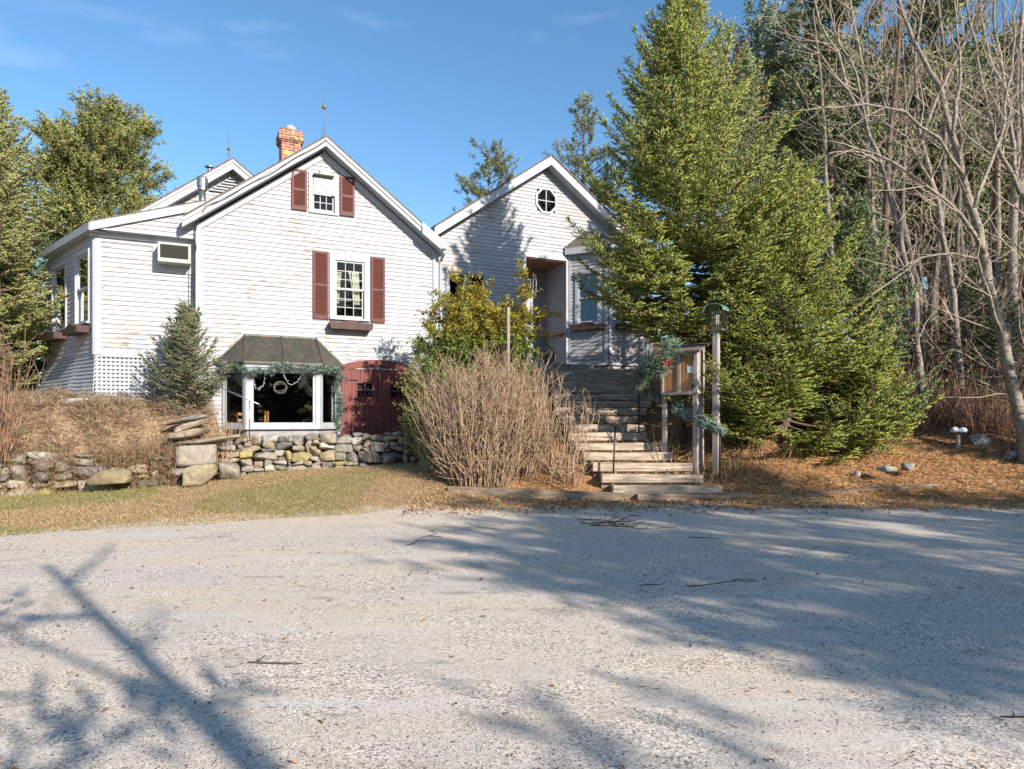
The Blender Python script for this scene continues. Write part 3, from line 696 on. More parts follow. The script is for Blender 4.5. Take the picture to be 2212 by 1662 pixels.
m = MB(); m.hexa([sl_(p, -.2) for p in (A_, D_)]+[(D_[0], D_[1]+.03, 6.07), (A_[0], A_[1]+.03, 5.35)]+[sl_(p, -.032) for p in (A_, D_)]+[(D_[0], D_[1]+.03, 6.238), (A_[0], A_[1]+.03, 5.518)])
A2, B2 = (A_[0]+.02, A_[1]+.02), (B_[0]+.03, B_[1])
m.hexa([(A_[0]-.02,A_[1],5.36),(B_[0]-.02,B_[1],5.36),(B2[0],B2[1],5.36),(A2[0],A2[1]+.02,5.36),(A_[0]-.02,A_[1],5.515),(B_[0]-.02,B_[1],5.515),(B2[0],B2[1],5.515),(A2[0],A2[1]+.02,5.515)])
m.quad((A_[0],A_[1],5.37),(B_[0],B_[1],5.37),(-10.6,3.3,5.37),(-9.3,.1,5.37))
m.build('fascia', MT['white'], roo)
m = MB(); z = 1.9                        # lattice skirt: front and left
for k in range(23):
    a = ax0+.02+k*.083
    if a < ml-.05: annex.box(m, a, a+.042, .0, .012, 1.75, 2.84)
for k in range(13): annex.box(m, ax0, ml-.05, .013, .024, 1.80+k*.083, 1.842+k*.083)
def LP(a, z, o): t = (2.84-z)/1.0; return aleft.P(a+(.10*t if a > .5 else 0), o+.26*t*min(1, a/1.2+.15), z)
n = 38
for k in range(n+1):
    a = aL*k/n; m.hexa([LP(a,1.70,0),LP(a+.045,1.70,0),LP(a+.045,1.70,-.012),LP(a,1.70,-.012),LP(a,2.84,0),LP(a+.045,2.84,0),LP(a+.045,2.84,-.012),LP(a,2.84,-.012)])
for k in range(13):
    z = 1.78+k*.083
    for j in range(8):
        a, c = aL*j/8, aL*(j+1)/8
        m.hexa([LP(a,z,.012),LP(c,z,.012),LP(c,z,.001),LP(a,z,.001),LP(a,z+.042,.012),LP(c,z+.042,.012),LP(c,z+.042,.001),LP(a,z+.042,.001)])
m.build('lattice_skirt', MT['white'], house)
m = MB(); annex.box(m, ax0, ml-.03, -.3, -.03, 1.5, 2.84); aleft.box(m, 0, aL, -.3, -.03, 1.5, 2.84); m.build('foundation', MT['white'], house)
# air conditioner in the annex wall
acx0, acz1 = F(338, 521, -.1); acx1, acz0 = F(409, 572, -.1); acx0, acx1 = acx0+.02, acx1+.03; acz0, acz1 = 4.83, 5.25
m = MB(); m.box(acx0, acx1, -.10, .3, acz0, acz1); ac = m.build('air_conditioner', MT['cream'], house, bev=.01)
m = MB(); m.box(acx0+.05, acx1-.05, -.112, -.101, acz0+.09, acz1-.05); m.build('grille_backing', MT['dark'], ac)
m = MB()
for k in range(11): m.box(acx0+.05, acx1-.05, -.122, -.114, acz0+.095+k*.023, acz0+.0985+k*.023)
for k in range(6): m.box(acx0+.08+k*.115, acx0+.084+k*.115, -.124, -.114, acz0+.09, acz1-.05)
m.build('grille', MT['black'], ac)
m = MB(); annex.box(m, acx0-.10, acx1+.12, .028, .04, acz0-.16, acz1+.06); m.build('mounting_board', MT['white'], ac)

# ---- gable wing behind
rear = Fr((0, 3.35), (1, 0), (0, -1)); rax, raz, rsl = -6.67, 8.36, .765
siding(rear, lambda z: (rax-(raz-.27-z)/rsl, min(rax+(raz-.27-z)/rsl, -4.9)), 5.6, 8.05)
gable_roof(rax, raz, -9.6, -4.7, rsl, 3.0, 8.6, h=.30)
vx, vz = F(502, 382, 3.3); m = MB()
for k in range(6):
    z = vz-.07-k*.075; hw = (vz-z)*1.25; m.box(vx-hw, vx+hw, 3.27, 3.30, z, z+.03)
m.build('gable_vent', MT['white'], house)
m = MB(); m.quad((-9.3,3.36,3),(-9.3,8.4,3),(-9.3,8.4,6.2),(-9.3,3.36,6.2)); m.quad((-9.3,3.37,3),(-7.6,3.37,3),(-7.6,3.37,6.2),(-9.3,3.37,6.2)); m.build('side_wall', MT['white'], house)

# ---- entrance gable on the right
rb = Fr((0, .8), (1, 0), (0, -1)); RX, RZ, RS = 1.56, 8.72, .70
OCT = (1.17, 1.75, 7.40, 8.02); WL = (-1.5, -.45, 3.9, 5.42); EN = (.78, 2.17, 2.6, 6.07); BY2 = (2.17, 5.1, 2.6, 6.4)
siding(rb, lambda z: (max(-2.08, RX-(RZ-z)/RS), min(5.2, RX+(RZ-z)/RS)), 2.3, 8.70, [OCT, WL, EN, BY2])
gable_roof(1.45, 8.93, -1.98, 5.6, .70, .45, 9.5, h=.30, strip=False)
m = MB(); m.quad((5.2,.8,2.3),(5.2,9,2.3),(5.2,9,6.3),(5.2,.8,6.3)); m.quad((-2.08,9,2.3),(5.2,9,2.3),(5.2,9,6.3),(-2.08,9,6.3)); m.build('side_wall', MT['white'], house)
m = MB(); cx, cz, r1, r2 = 1.46, 7.71, .35, .29
for k in range(8):
    a0, a1 = R(22.5+45*k), R(67.5+45*k); P = rb.P
    q = [(cx+r_*math.cos(t)*1.0, cz+r_*math.sin(t)*1.07) for r_, t in ((r1*1.06, a0), (r1*1.06, a1), (r2*1.06, a1), (r2*1.06, a0))]
    m.hexa([P(q[j][0], .045, q[j][1]) for j in range(4)]+[P(q[j][0], -.05, q[j][1]) for j in range(4)])
rb.box(m, cx-.012, cx+.012, -.02, .02, cz-r2, cz+r2); rb.box(m, cx-r2, cx+r2, -.019, .018, cz-.012, cz+.012)
oc = m.build('octagon_window', MT['white'], house)
m = MB(); i = 0; m.v += [rb.P(cx+r2*1.08*math.cos(R(22.5+45*k)), -.01, cz+r2*1.12*math.sin(R(22.5+45*k))) for k in range(8)]; m.f.append(tuple(range(8))); m.build('pane', MT['glass'], oc)
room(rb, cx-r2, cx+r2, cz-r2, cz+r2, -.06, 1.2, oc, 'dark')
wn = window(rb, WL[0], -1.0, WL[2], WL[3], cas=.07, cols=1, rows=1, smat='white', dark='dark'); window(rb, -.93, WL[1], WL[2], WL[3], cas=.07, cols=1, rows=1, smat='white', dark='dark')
# recessed porch
pin = 2.12
por = MB(); rb.box(por, .70, .80, -.02, .05, 2.9, 6.16); rb.box(por, 2.10, 2.2, -.02, .05, 2.9, 6.16); rb.box(por, .70, 2.2, -.02, .052, 6.06, 6.2)
porch = por.build('entry_porch', MT['white'], house)
siding(Fr((2.15, pin), (0, -1), (-1, 0)), lambda z: (0, pin-.8), 3.0, 6.05, parent=porch, name='porch_wall')
siding(Fr((.80, .8), (0, 1), (1, 0)), lambda z: (0, pin-.8), 3.0, 6.05, parent=porch, name='porch_wall')
siding(Fr((0, pin), (1, 0), (0, -1)), lambda z: (.78, 2.17), 3.0, 6.05, parent=porch, name='porch_wall')
m = MB()
for k in range(13): m.box(.8, 2.15, .8+k*.15, .8+k*.15+.143, 6.03, 6.05)
m.build('porch_ceiling', MT['plank'], porch)
m = MB(); m.box(.60, 2.35, -.25, pin, 2.86, 3.0); m.box(.58, 2.37, -.28, -.252, 2.80, 3.005); m.build('porch_floor', MT['grey_wood'], porch)
bk = Fr((0, pin), (1, 0), (0, -1)); m = MB(); bk.box(m, .84, .92, .02, .06, 3.05, 5.75); bk.box(m, 1.62, 1.70, .02, .06, 3.05, 5.75); bk.box(m, .84, 1.70, .02, .061, 5.75, 5.83)
dfr = m.build('entry_door', MT['white'], porch)
m = MB(); m.box(.93, 1.61, pin-.045, pin-.03, 3.0, 5.74); m.quad; m.build('door_slab', MT['white'], dfr) if False else m.build('door_slab', MT['white'], porch)
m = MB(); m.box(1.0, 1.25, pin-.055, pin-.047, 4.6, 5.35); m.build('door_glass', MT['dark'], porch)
m = MB(); m.box(2.02, 2.10, .85, pin-.4, 3.98, 4.03); m.box(2.10, 2.15, 1.1, 1.13, 3.9, 3.99); m.box(2.10, 2.15, 1.9, 1.93, 3.9, 3.99)
m.box(1.1, 2.02, pin-.46, pin-.4, 3.98, 4.03); m.build('wood_handrail', MT['oak'], porch)
# angled bay on the right
fb_ = [Fr((2.17, .8), (.639, -.770), (-.770, -.639)), Fr((2.95, -.14), (1, 0), (0, -1)), Fr((4.32, -.14), (.639, .770), (.770, -.639))]
lens_ = [1.22, 1.37, 1.22]; bwin = [(.34, .92, 4.26, 5.66), (.42, .93, 4.26, 5.66), (.34, .92, 4.26, 5.66)]
for i, (fr, L, bw) in enumerate(zip(fb_, lens_, bwin)):
    siding(fr, lambda z, L=L: (0, L), 3.1, 6.22, [bw], name='bay_wall')
    m = MB(); fr.box(m, 0, .10, -.02, .045, 3.1, 6.2); m.build('corner_board', MT['white'], house); m = MB(); fr.box(m, L-.10, L, -.02, .045, 3.1, 6.2); m.build('corner_board', MT['white'], house)
    m = MB(); fr.box(m, -.02, L+.02, -.02, .17, 6.22, 6.40); m.build('bay_cornice', MT['white'], house); m = MB(); fr.box(m, -.02, L+.02, -.2, .05, 3.03, 3.1); m.build('sill_board', MT['white'], house)
    m = MB(); fr.box(m, 0, L, -.3, -.02, 2.3, 3.03); m.build('foundation', MT['concrete'], house)
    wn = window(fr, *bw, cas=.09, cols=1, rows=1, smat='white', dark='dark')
    flower_box(fr, bw[0]-.22, bw[1]+.24, 4.04, 4.25, .2)
    if i == 0:
        m = MB(); fr.box(m, bw[0]+.03, bw[1]-.03, -.065, -.055, bw[2]+.04, bw[3]-.04); m.build('blind_or_sky_panel', MT['blue'], wn)  # added sheet: the pane's sky reflection put into its colour
m = MB(); e = .17
E_ = [(2.17-.2, .8, 6.40), (2.95-.1, -.14-e, 6.40), (4.32+.1, -.14-e, 6.40), (5.1+.2, .8, 6.40)]; T_ = [(2.75, .8, 7.0), (4.5, .8, 7.0)]
m.quad(E_[1], E_[2], T_[1], T_[0]); m.quad(E_[0], E_[1], T_[0], T_[0]); m.quad(E_[2], E_[3], T_[1], T_[1]); m.quad(E_[0], E_[1], E_[2], E_[3])
m.build('bay_roof', MT['shingle'], house)

# ---- chimney, pipes, rods, downspout
cxm, cy = F(629, 300, 1.5)[0], 1.72
m = MB(); c = .235
m.box(cxm-c, cxm+c, cy-c, cy+c, 6.8, 8.42)
m.box(cxm-c-.03, cxm+c+.03, cy-c-.03, cy+c+.03, 8.42, 8.47); m.box(cxm-c-.065, cxm+c+.065, cy-c-.065, cy+c+.065, 8.47, 8.66)
m.box(cxm-c-.03, cxm+c+.03, cy-c-.03, cy+c+.03, 8.66, 8.74)
ch = m.build('chimney', MT['brick'], house)
m = MB(); m.lathe((cxm+.02, cy, 8.74), [(.15, 0), (.15, .06), (.135, .13), (.09, .18), (.02, .205)], 14); m.build('chimney_cap', MT['concrete'], ch, smooth=True)
px_, pz = F(437, 432, 1.2); m = MB(); m.lathe((px_, 1.2, pz-.4), [(.075, 0), (.075, .62)], 14)
vpipe = m.build('vent_pipe', MT['steel'], house, smooth=True)
m = MB(); m.lathe((px_, 1.2, pz+.19), [(.06, 0), (.10, .03), (.10, .09), (.12, .10), (.12, .30), (.10, .34), (.02, .36)], 16); m.build('pipe_cap', MT['steel'], vpipe)
px_, pz = F(452, 362, 3.6); m = MB(); m.lathe((px_, 3.6, pz-.6), [(.04, 0), (.04, .56), (.11, .60), (.11, .62), (.02, .66)], 12); m.build('mushroom_vent', MT['steel'], house)
for (px, pyb, pyt, pball, yo, rr) in ((700, 300, 180, 232, -.1, .055), (494, 345, 285, 322, 3.2, .045)):
    xx, zb_ = F(px, pyb, yo); _, zt_ = F(px, pyt, yo); _, zl_ = F(px, pball, yo)
    m = MB(); m.tube([(xx, yo, zb_-.15), (xx, yo, zl_), (xx, yo, zt_)], [.010, .007, .0015], 6)
    for dx, dy in ((.12, 0), (-.12, 0), (0, .12)): m.tube([(xx+dx, yo+dy, zb_-.12), (xx, yo, zb_+.30)], .0035, 5)
    rod = m.build('lightning_rod', MT['bark_g'], house)
    m = MB(); m.lathe((xx, yo, zl_), [(.005, -rr), (rr*.7, -rr*.7), (rr, 0), (rr*.7, rr*.7), (.005, rr)], 12); m.build('brass_ball', MT['brass'], rod, smooth=True)
m = MB(); m.tube([(-2.03, -.36, 5.72), (-2.03, -.33, 5.62), (-2.03, -.07, 5.45), (-2.03, -.07, 2.2)], .042, 8); m.build('downspout', MT['white'], house)
m = MB(); pts = []
for t in np.linspace(0, 1, 26): pts.append((-4.91-2.55*t, -.40-.01*math.sin(t*9), 7.90-.745*2.55*t-.05*math.sin(t*3.1)-.02*math.sin(t*17)))
pts += [(-7.5, -.38, 5.9), (-7.6, -.2, 5.7), (-7.66, -.06, 5.45), (-7.62, -.06, 5.2), (-7.67, -.05, 4.9), (-7.66, -.05, 2.0)]
m.tube(pts, .009, 5); m.build('cable', MT['black'], house)

# ================================================================== STONE WALL AND ROCKS
def cube_sphere(n=6):
    pts = {}; faces = []; lin = np.linspace(-1, 1, n+1)
    vs = []
    def vid(p):
        k = tuple(np.round(p, 5));
        if k not in pts: pts[k] = len(vs); vs.append(p)
        return pts[k]
    for ax in range(3):
        for s in (-1, 1):
            for i in range(n):
                for j in range(n):
                    q = []
                    for a, b_ in ((i, j), (i+1, j), (i+1, j+1), (i, j+1)):
                        p = [0, 0, 0]; p[ax] = s; p[(ax+1) % 3] = lin[a]; p[(ax+2) % 3] = lin[b_]; q.append(vid(p))
                    faces.append(q if s > 0 else q[::-1])
    return np.array(vs, float), np.array(faces)
CSV, CSF = cube_sphere(6)
def stone_shape(blocky=.6):
    sph = unit(CSV); blocky = min(1, blocky+.12); v = CSV*blocky + sph*(1-blocky)
    v /= np.abs(v).max()
    for k in range(6):
        d = unit(rng.normal(size=(1, 3)))[0]; v -= np.outer(np.maximum(v@d-rng.uniform(.65, .95), 0), d)*.95   # random flat facets
    for f, a in ((2.1, .07), (4.7, .035)):
        ph = rng.uniform(0, 6.28, (3, 3)); w_ = sum(np.sin(v@rng.normal(size=3)*f+ph[i, 0]) for i in range(3))/3
        v = v*(1+a*w_[:, None])
    return v
STCOL = [(.32, .28, .235), (.26, .235, .21), (.37, .32, .26), (.22, .18, .15), (.34, .27, .19), (.38, .35, .31), (.17, .16, .15)]
def stones_mesh(items, name, parent=None):
    """items: centre, half sizes, yaw, tilt, colour, blockiness"""
    Vs = []; Fs = []; Cs = []; o = 0
    for c, h, yaw, tilt, col, bl in items:
        v = stone_shape(bl)*np.array(h); ct, st = math.cos(tilt), math.sin(tilt)
        v = np.stack([v[:, 0]*ct-v[:, 2]*st, v[:, 1], v[:, 0]*st+v[:, 2]*ct], 1); cy, sy = math.cos(yaw), math.sin(yaw)
        v = np.stack([v[:, 0]*cy-v[:, 1]*sy, v[:, 0]*sy+v[:, 1]*cy, v[:, 2]], 1)+np.array(c)
        Vs.append(v); Fs.append(CSF+o); Cs.append(np.repeat([col], len(v), 0)); o += len(v)
    return np_mesh(name, np.concatenate(Vs), np.concatenate(Fs), MT['stone'], parent, np.concatenate(Cs), True)
items = []
def wall_run(xa, xb, ztop, rough, sizes, skip=0, yellow=.10):
    """dry laid courses: every stone fills the lowest free stretch"""
    st_ = .02; n = int((xb-xa)/st_); X_ = xa+np.arange(n)*st_; lev = np.array([gzs(x, wallY(x)-.15)-.08 for x in X_]); top = np.array([ztop(x) for x in X_])
    for _ in range(1500):
        room_ = top-lev; i = int(np.argmax(room_+rng.uniform(0, .05, n)*(room_ > .05)))
        if room_[i] < .05: break
        l0 = lev[i]; a = i
        while a > 0 and abs(lev[a-1]-l0) < .035: a -= 1
        b_ = i
        while b_ < n-1 and abs(lev[b_+1]-l0) < .035: b_ += 1
        avail = (b_-a+1)*st_; wd = random.uniform(*sizes)*random.choice((.55, .8, 1, 1, 1.35)); h = max(.055, min(.26, wd*random.uniform(.30, .68)))
        if avail-wd < .12: wd = avail
        if wd > sizes[1]*1.5: wd = avail/2
        k = max(1, int(wd/st_)); e = a+k
        if wd < .10: h = .05
        h = min(h, max(.055, float(np.median((top-lev)[a:e]))+.02)); cx = X_[a]+wd/2; z0 = float(lev[a:e].max())
        col = random.choice(STCOL)
        if random.random() < yellow: col = random.choice([(.34, .28, .11), (.30, .26, .12)])
        kk = random.uniform(.8, 1.15); col = tuple(c*kk for c in col); yaw = math.atan2(wallY(cx+.1)-wallY(cx-.1), .2)
        if random.random() >= skip:
            d = random.uniform(.13, .2); off = random.uniform(-.04, .04)*rough+(z0-.3)*.06
            items.append(((cx, wallY(cx)+off+d-.20, z0+h/2), (wd/2*1.03+.008, d, h/2*1.10+.004), yaw, random.uniform(-.07, .07)*rough, col, random.uniform(.35, .8)))
        lev[a:e] = z0+h
wall_run(-5.85, -1.25, lambda x: float(np.interp(x, [-5.85, -4.8, -3.3, -2, -1.25], [1.12, 1.16, 1.19, 1.20, 1.12])), 1.0, (.15, .44), yellow=.03)
st = stones_mesh(items, 'stone_wall'); tag(st, 'dry laid fieldstone retaining wall below the bay window and red double door', 'stone wall')
items = []
wall_run(-10.5, -5.95, lambda x: float(np.interp(x, [-10.5, -8.8, -7.9, -7.2, -6.6, -5.95], [.95, .92, .90, .55, .70, .95])), 1.5, (.24, .46), skip=.16, yellow=.08)
st = stones_mesh(items, 'stone_wall'); tag(st, 'collapsing overgrown fieldstone wall with yellow lichen at the left edge of the lawn', 'stone wall')
def rock(name, label, x, y, D, hs, yaw=0, tilt=0, col=(.42, .38, .32), bl=.6, cat='rock', sink=0, group=None):
    c = W3(x, y, D); o = stones_mesh([((0, 0, 0), hs, yaw, tilt, col, bl)], name); o.location = (c.x, c.y, c.z-sink); return tag(o, label, cat, group)
rock('boulder', 'long flat tan boulder with a yellow lichen side in the broken wall', 236, 1020, 12.2, (.36, .2, .13), .1, .04, (.24, .19, .11), .7, sink=.08)
rock('boulder', 'large squared boulder under the leaning slabs, upper of the two big blocks', 427, 983, 13.05, (.34, .25, .19), .3, .05, (.33, .29, .245), .8)
rock('boulder', 'large squared boulder with yellow stains at grass level below the slabs', 430, 1026, 12.8, (.30, .22, .19), .25, .03, (.34, .29, .20), .85)
rock('boulder', 'pale block standing in the grass at the foot of the wall below the moss clump', 497, 1012, 13.3, (.17, .15, .16), .2, 0, (.30, .27, .22), .85, sink=.05)
sg = 'slabs piled at the corner of the stone wall'
rock('stone_slab', 'dark topmost slab of the leaning slab pile', 404, 908, 13.5, (.38, .2, .05), .25, .28, (.22, .20, .18), .9, 'slab', group=sg)
rock('stone_slab', 'light brown slab second from the top of the leaning slab pile', 410, 921, 13.4, (.36, .2, .06), .25, .27, (.33, .27, .215), .9, 'slab', group=sg)
rock('stone_slab', 'thick brown slab third from the top of the leaning slab pile', 418, 937, 13.3, (.40, .22, .085), .25, .22, (.32, .265, .20), .9, 'slab', group=sg)
rock('stone_slab', 'wide pinkish slab with mossy right end lowest in the slab pile', 437, 955, 13.25, (.48, .24, .07), .25, .10, (.30, .24, .18), .9, 'slab', group=sg)
rock('rock', 'pale rock among needles below the low spruce boughs', 1915, 1012, 12.3, (.15, .11, .06), .1, 0, (.36, .33, .29), .5, sink=.0)
rock('rock', 'grey rock right of the pale rock below the spruce boughs', 1962, 1009, 12.6, (.13, .11, .07), .4, 0, (.28, .26, .24), .5)
rock('rock', 'bluish grey pointed rock behind the twin garden light', 2115, 958, 14.4, (.2, .14, .2), .1, .3, (.30, .34, .38), .4)
rock('rock', 'small mottled rock at the far right edge below the leaning tree', 2185, 985, 13.6, (.15, .12, .09), .3, 0, (.33, .33, .36), .5)
rock('rock', 'rounded grey rock hidden at the base of the tan twig hedge', 1062, 1022, 12.9, (.22, .15, .12), .1, 0, (.36, .35, .35), .4)
rock('rock', 'white stone lying in the dry lawn in front of the wall', 998, 1075, 11.9, (.07, .05, .025), .1, 0, (.70, .70, .70), .4)
rock('rock', 'pale flat rock by the terrace timber under the lattice', 165, 868, 13.9, (.28, .2, .07), .1, .05, (.46, .42, .38), .5)

# ================================================================== CONIFERS
def wood(segs, name, mat, parent, col=None, sides=5):
    a = np.array([list(s[0])+list(s[1])+[s[2], s[3]] for s in segs], float)
    v, f, c = segtubes(a[:, :3], a[:, 3:6], a[:, 6], a[:, 7], np.repeat([col or (.2, .2, .2)], len(a), 0), sides)
    return np_mesh(name, v, f, MT[mat], parent, c, True)
def conifer(H, R0, z0, seed, whorl=.27, nb=7, power=.8, e_top=40, e_bot=-8, droop=.25, lift=.25, sec=.10, seclen=.42, shoot=.11, wid=.017, cols=None, tsp=.055, lean=0, gap=0, asym=None, blade=False):
    rg = np.random.default_rng(seed)
    SP = []; SD = []; SLn = []; BW = []
    z = z0
    while z < H-.05:
        f = (z-z0)/(H-z0); k = 1-f
        for b_ in range(max(4, int(nb*(.55+.45*k)+rg.uniform(-.5, 1)))):
            if rg.random() < gap: continue
            az = rg.uniform(0, 2*math.pi); zb = z+rg.uniform(-.12, .12)
            L = R0*k**power*rg.uniform(.72, 1.12)*(min(1, .55+f*5))+.06
            if asym: L *= asym(az, f)
            if L < .05: continue
            el = math.radians(e_bot+(e_top-e_bot)*f**.8+rg.uniform(-8, 8)); h = np.array([math.cos(az), math.sin(az), 0])
            s_ = np.array([-h[1], h[0], 0]); n = max(4, int(L/sec)); ts = np.linspace(0, 1, n+1)
            pts = np.array([0, 0, zb])+np.outer(ts, h)*L*math.cos(el)+np.outer(math.tan(el)*ts*1.0-droop*ts*(1-ts)*1.6+lift*ts**3*.6, [0, 0, 1])*L
            pts += np.outer(np.sin(ts*rg.uniform(1, 4))*.04*L, s_)
            r = .006+.012*L
            for i in range(n): BW.append((pts[i], pts[i+1], r*(1-ts[i])+.004, r*(1-ts[i+1])+.004))
            for i in range(1, n+1):
                if ts[i]*L < min(.18*L, .5): continue
                d = unit(pts[i]-pts[i-1])
                for sd in (-1, 1):
                    if rg.random() < .12: continue
                    l2 = (seclen*L*(1-ts[i])+.14)*rg.uniform(.6, 1.15); a2 = math.radians(rg.uniform(38, 62))
                    dd = d*math.cos(a2)+s_*sd*math.sin(a2)+np.array([0, 0, rg.uniform(-.12, .16)])
                    SP.append(pts[i]); SD.append(dd); SLn.append(min(l2, .75))
            SP.append(pts[-1]-unit(pts[-1]-pts[-2])*.1); SD.append(unit(pts[-1]-pts[-2])+np.array([0, 0, .1])); SLn.append(.2)
        z += whorl*(.6+.55*k)
    SP.append(np.array([0, 0, H-.35])); SD.append(np.array([0, 0, 1.])); SLn.append(.4)
    SP = np.array(SP); SD = unit(np.array(SD)); SLn = np.array(SLn)
    cnt = np.maximum(2, np.ceil(SLn/tsp)).astype(int); I = np.repeat(np.arange(len(SP)), cnt)
    kk = np.arange(len(I))-np.repeat(np.cumsum(cnt)-cnt, cnt); t = (kk+.5)/cnt[I]; side = np.where(kk % 2 == 0, 1., -1.)[:, None]
    D = SD[I]; x, y = perp(D); P = SP[I]+D*(SLn[I]*t)[:, None]; P[:, 2] -= .06*SLn[I]*t**2
    a = rg.uniform(math.radians(28), math.radians(55), len(I))[:, None]
    d3 = D*np.cos(a)+x*side*np.sin(a)+np.stack([rg.normal(0, .12, len(I)), rg.normal(0, .12, len(I)), rg.normal(.1, .2, len(I))], 1)
    Ls = shoot*rg.uniform(.6, 1.25, len(I))*(1-.25*t); N = len(I)
    c = pick(N, cols, var=.16, hue=.07); c *= (1+.25*rg.normal(0, .5, len(SP))[I])[:, None]; c = np.clip(c, .01, .6)
    f = blades if blade else spindles
    return spindles(P, d3, Ls, wid*rg.uniform(.8, 1.2, N), c), spindles(SP, SD, SLn+.05, wid*.9, pick(len(SP), cols, var=.15)), BW
def plant_conifer(name, label, cat, loc, H, bark='bark_b', tr=.12, group=None, **kw):
    t = thing(name, label, cat, loc, 0, group)
    c1, c2, BW = conifer(H=H, **kw)
    v, f, c = merge([c1, c2]); np_mesh('crown', v, f, MT['needle'], t, c)
    m = MB(); pts = [(0.03*math.sin(z*1.3), .03*math.sin(z*.9+1), z) for z in np.linspace(-.3, H-.05, 14)]
    m.tube(pts, [tr*(1-.93*(i/13)) for i in range(14)], 9); m.build('trunk', MT[bark], t, smooth=True)
    wood(BW, 'branches', 'twig', t, (.16, .115, .085), 3)
    return t
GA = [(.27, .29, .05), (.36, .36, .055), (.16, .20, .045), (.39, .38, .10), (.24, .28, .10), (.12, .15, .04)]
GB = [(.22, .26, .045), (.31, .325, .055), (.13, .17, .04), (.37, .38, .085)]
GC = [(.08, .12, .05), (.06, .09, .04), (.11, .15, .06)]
p = W3(1466, 905, 14.5); zA = gzs(p.x, p.y)
plant_conifer('spruce_tree', 'tallest sunlit spruce whose pointed top reaches the upper edge, beside the notice cabinet', 'spruce', (p.x, p.y, zA), 10.42-zA, tr=.155,
    R0=2.62, z0=2.15, seed=3, whorl=.21, nb=12, power=.78, asym=lambda az, f: (1+.22*max(0, math.cos(az))) if f > .16 else (1.0 if math.cos(az) > -.2 else .45+3.2*f), e_top=38, e_bot=-2, droop=.28, lift=.30, seclen=.40, shoot=.15, wid=.0135, cols=GA, tsp=.038)
p = W3(1695, 905, 13.95); zB = gzs(p.x, p.y)
plant_conifer('spruce_tree', 'bright green spruce with boughs sweeping the needle covered ground right of the steps', 'spruce', (p.x, p.y, zB), 5.2, tr=.13,
    R0=2.5, z0=.05, seed=5, whorl=.22, nb=10, power=.62, e_top=45, e_bot=-4, droop=.22, lift=.22, seclen=.42, shoot=.14, wid=.013, cols=GB, tsp=.04)
p = W3(1848, 905, 14.5); zC = gzs(p.x, p.y)
plant_conifer('spruce_tree', 'darker green spruce at the right shoulder of the bright sweeping one', 'spruce', (p.x, p.y, zC), 4.7, tr=.10,
    R0=1.75, z0=.2, seed=8, whorl=.26, nb=8, power=.75, e_top=55, e_bot=0, droop=.2, lift=.3, seclen=.42, shoot=.10, wid=.016, cols=[(.10, .16, .06), (.14, .20, .07), (.18, .22, .09)], tsp=.055)
p = W3(1610, 905, 17.0)
plant_conifer('spruce_tree', 'slim grey green spruce rising between the tallest spruce and the bare trees', 'spruce', (p.x, p.y, gzs(p.x, p.y)), 8.2, tr=.12,
    R0=2.0, z0=.6, seed=18, whorl=.3, nb=7, power=.8, e_top=55, e_bot=5, droop=.2, lift=.3, seclen=.42, shoot=.12, wid=.016, cols=[(.19, .23, .10), (.25, .27, .13)], tsp=.06)
p = W3(1885, 940, 13.6)
plant_conifer('spruce_tree', 'low young spruce at the right foot of the bright green spruce', 'spruce', (p.x, p.y, gzs(p.x, p.y)-.05), 2.1, tr=.05,
    R0=1.15, z0=.02, seed=9, whorl=.16, nb=9, power=.6, e_top=40, e_bot=0, droop=.2, lift=.3, seclen=.45, shoot=.10, wid=.015, cols=GB, tsp=.05)
p = W3(-8, 900, 16.0); zL = gzs(p.x, p.y)
plant_conifer('spruce_tree', 'dense dark spruce at the left edge beside the lattice wall', 'spruce', (p.x, p.y, zL), 8.75-zL, tr=.14,
    R0=1.85, z0=.3, seed=12, whorl=.24, nb=9, power=.62, e_top=50, e_bot=10, droop=.1, lift=.25, seclen=.42, shoot=.12, wid=.017, cols=[(.28, .28, .09), (.20, .22, .07), (.36, .34, .15)], tsp=.055)
p = W3(-60, 900, 19.5)
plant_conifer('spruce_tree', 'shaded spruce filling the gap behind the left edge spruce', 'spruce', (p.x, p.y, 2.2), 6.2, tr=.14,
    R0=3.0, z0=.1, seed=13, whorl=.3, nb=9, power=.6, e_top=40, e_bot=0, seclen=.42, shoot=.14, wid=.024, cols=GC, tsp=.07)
p = W3(402, 878, 14.1)
plant_conifer('young_spruce', 'small open spruce with upright grey green twigs in front of the lattice', 'spruce', (p.x, p.y, gzs(p.x, p.y)-.02), 1.95, tr=.035,
    R0=1.02, z0=.02, seed=21, whorl=.125, nb=9, power=.95, e_top=58, e_bot=8, droop=.0, lift=.35, sec=.085, seclen=.4, shoot=.085, wid=.012, cols=[(.15, .18, .09), (.11, .135, .06), (.21, .225, .13), (.22, .18, .11)], tsp=.05, gap=.08)

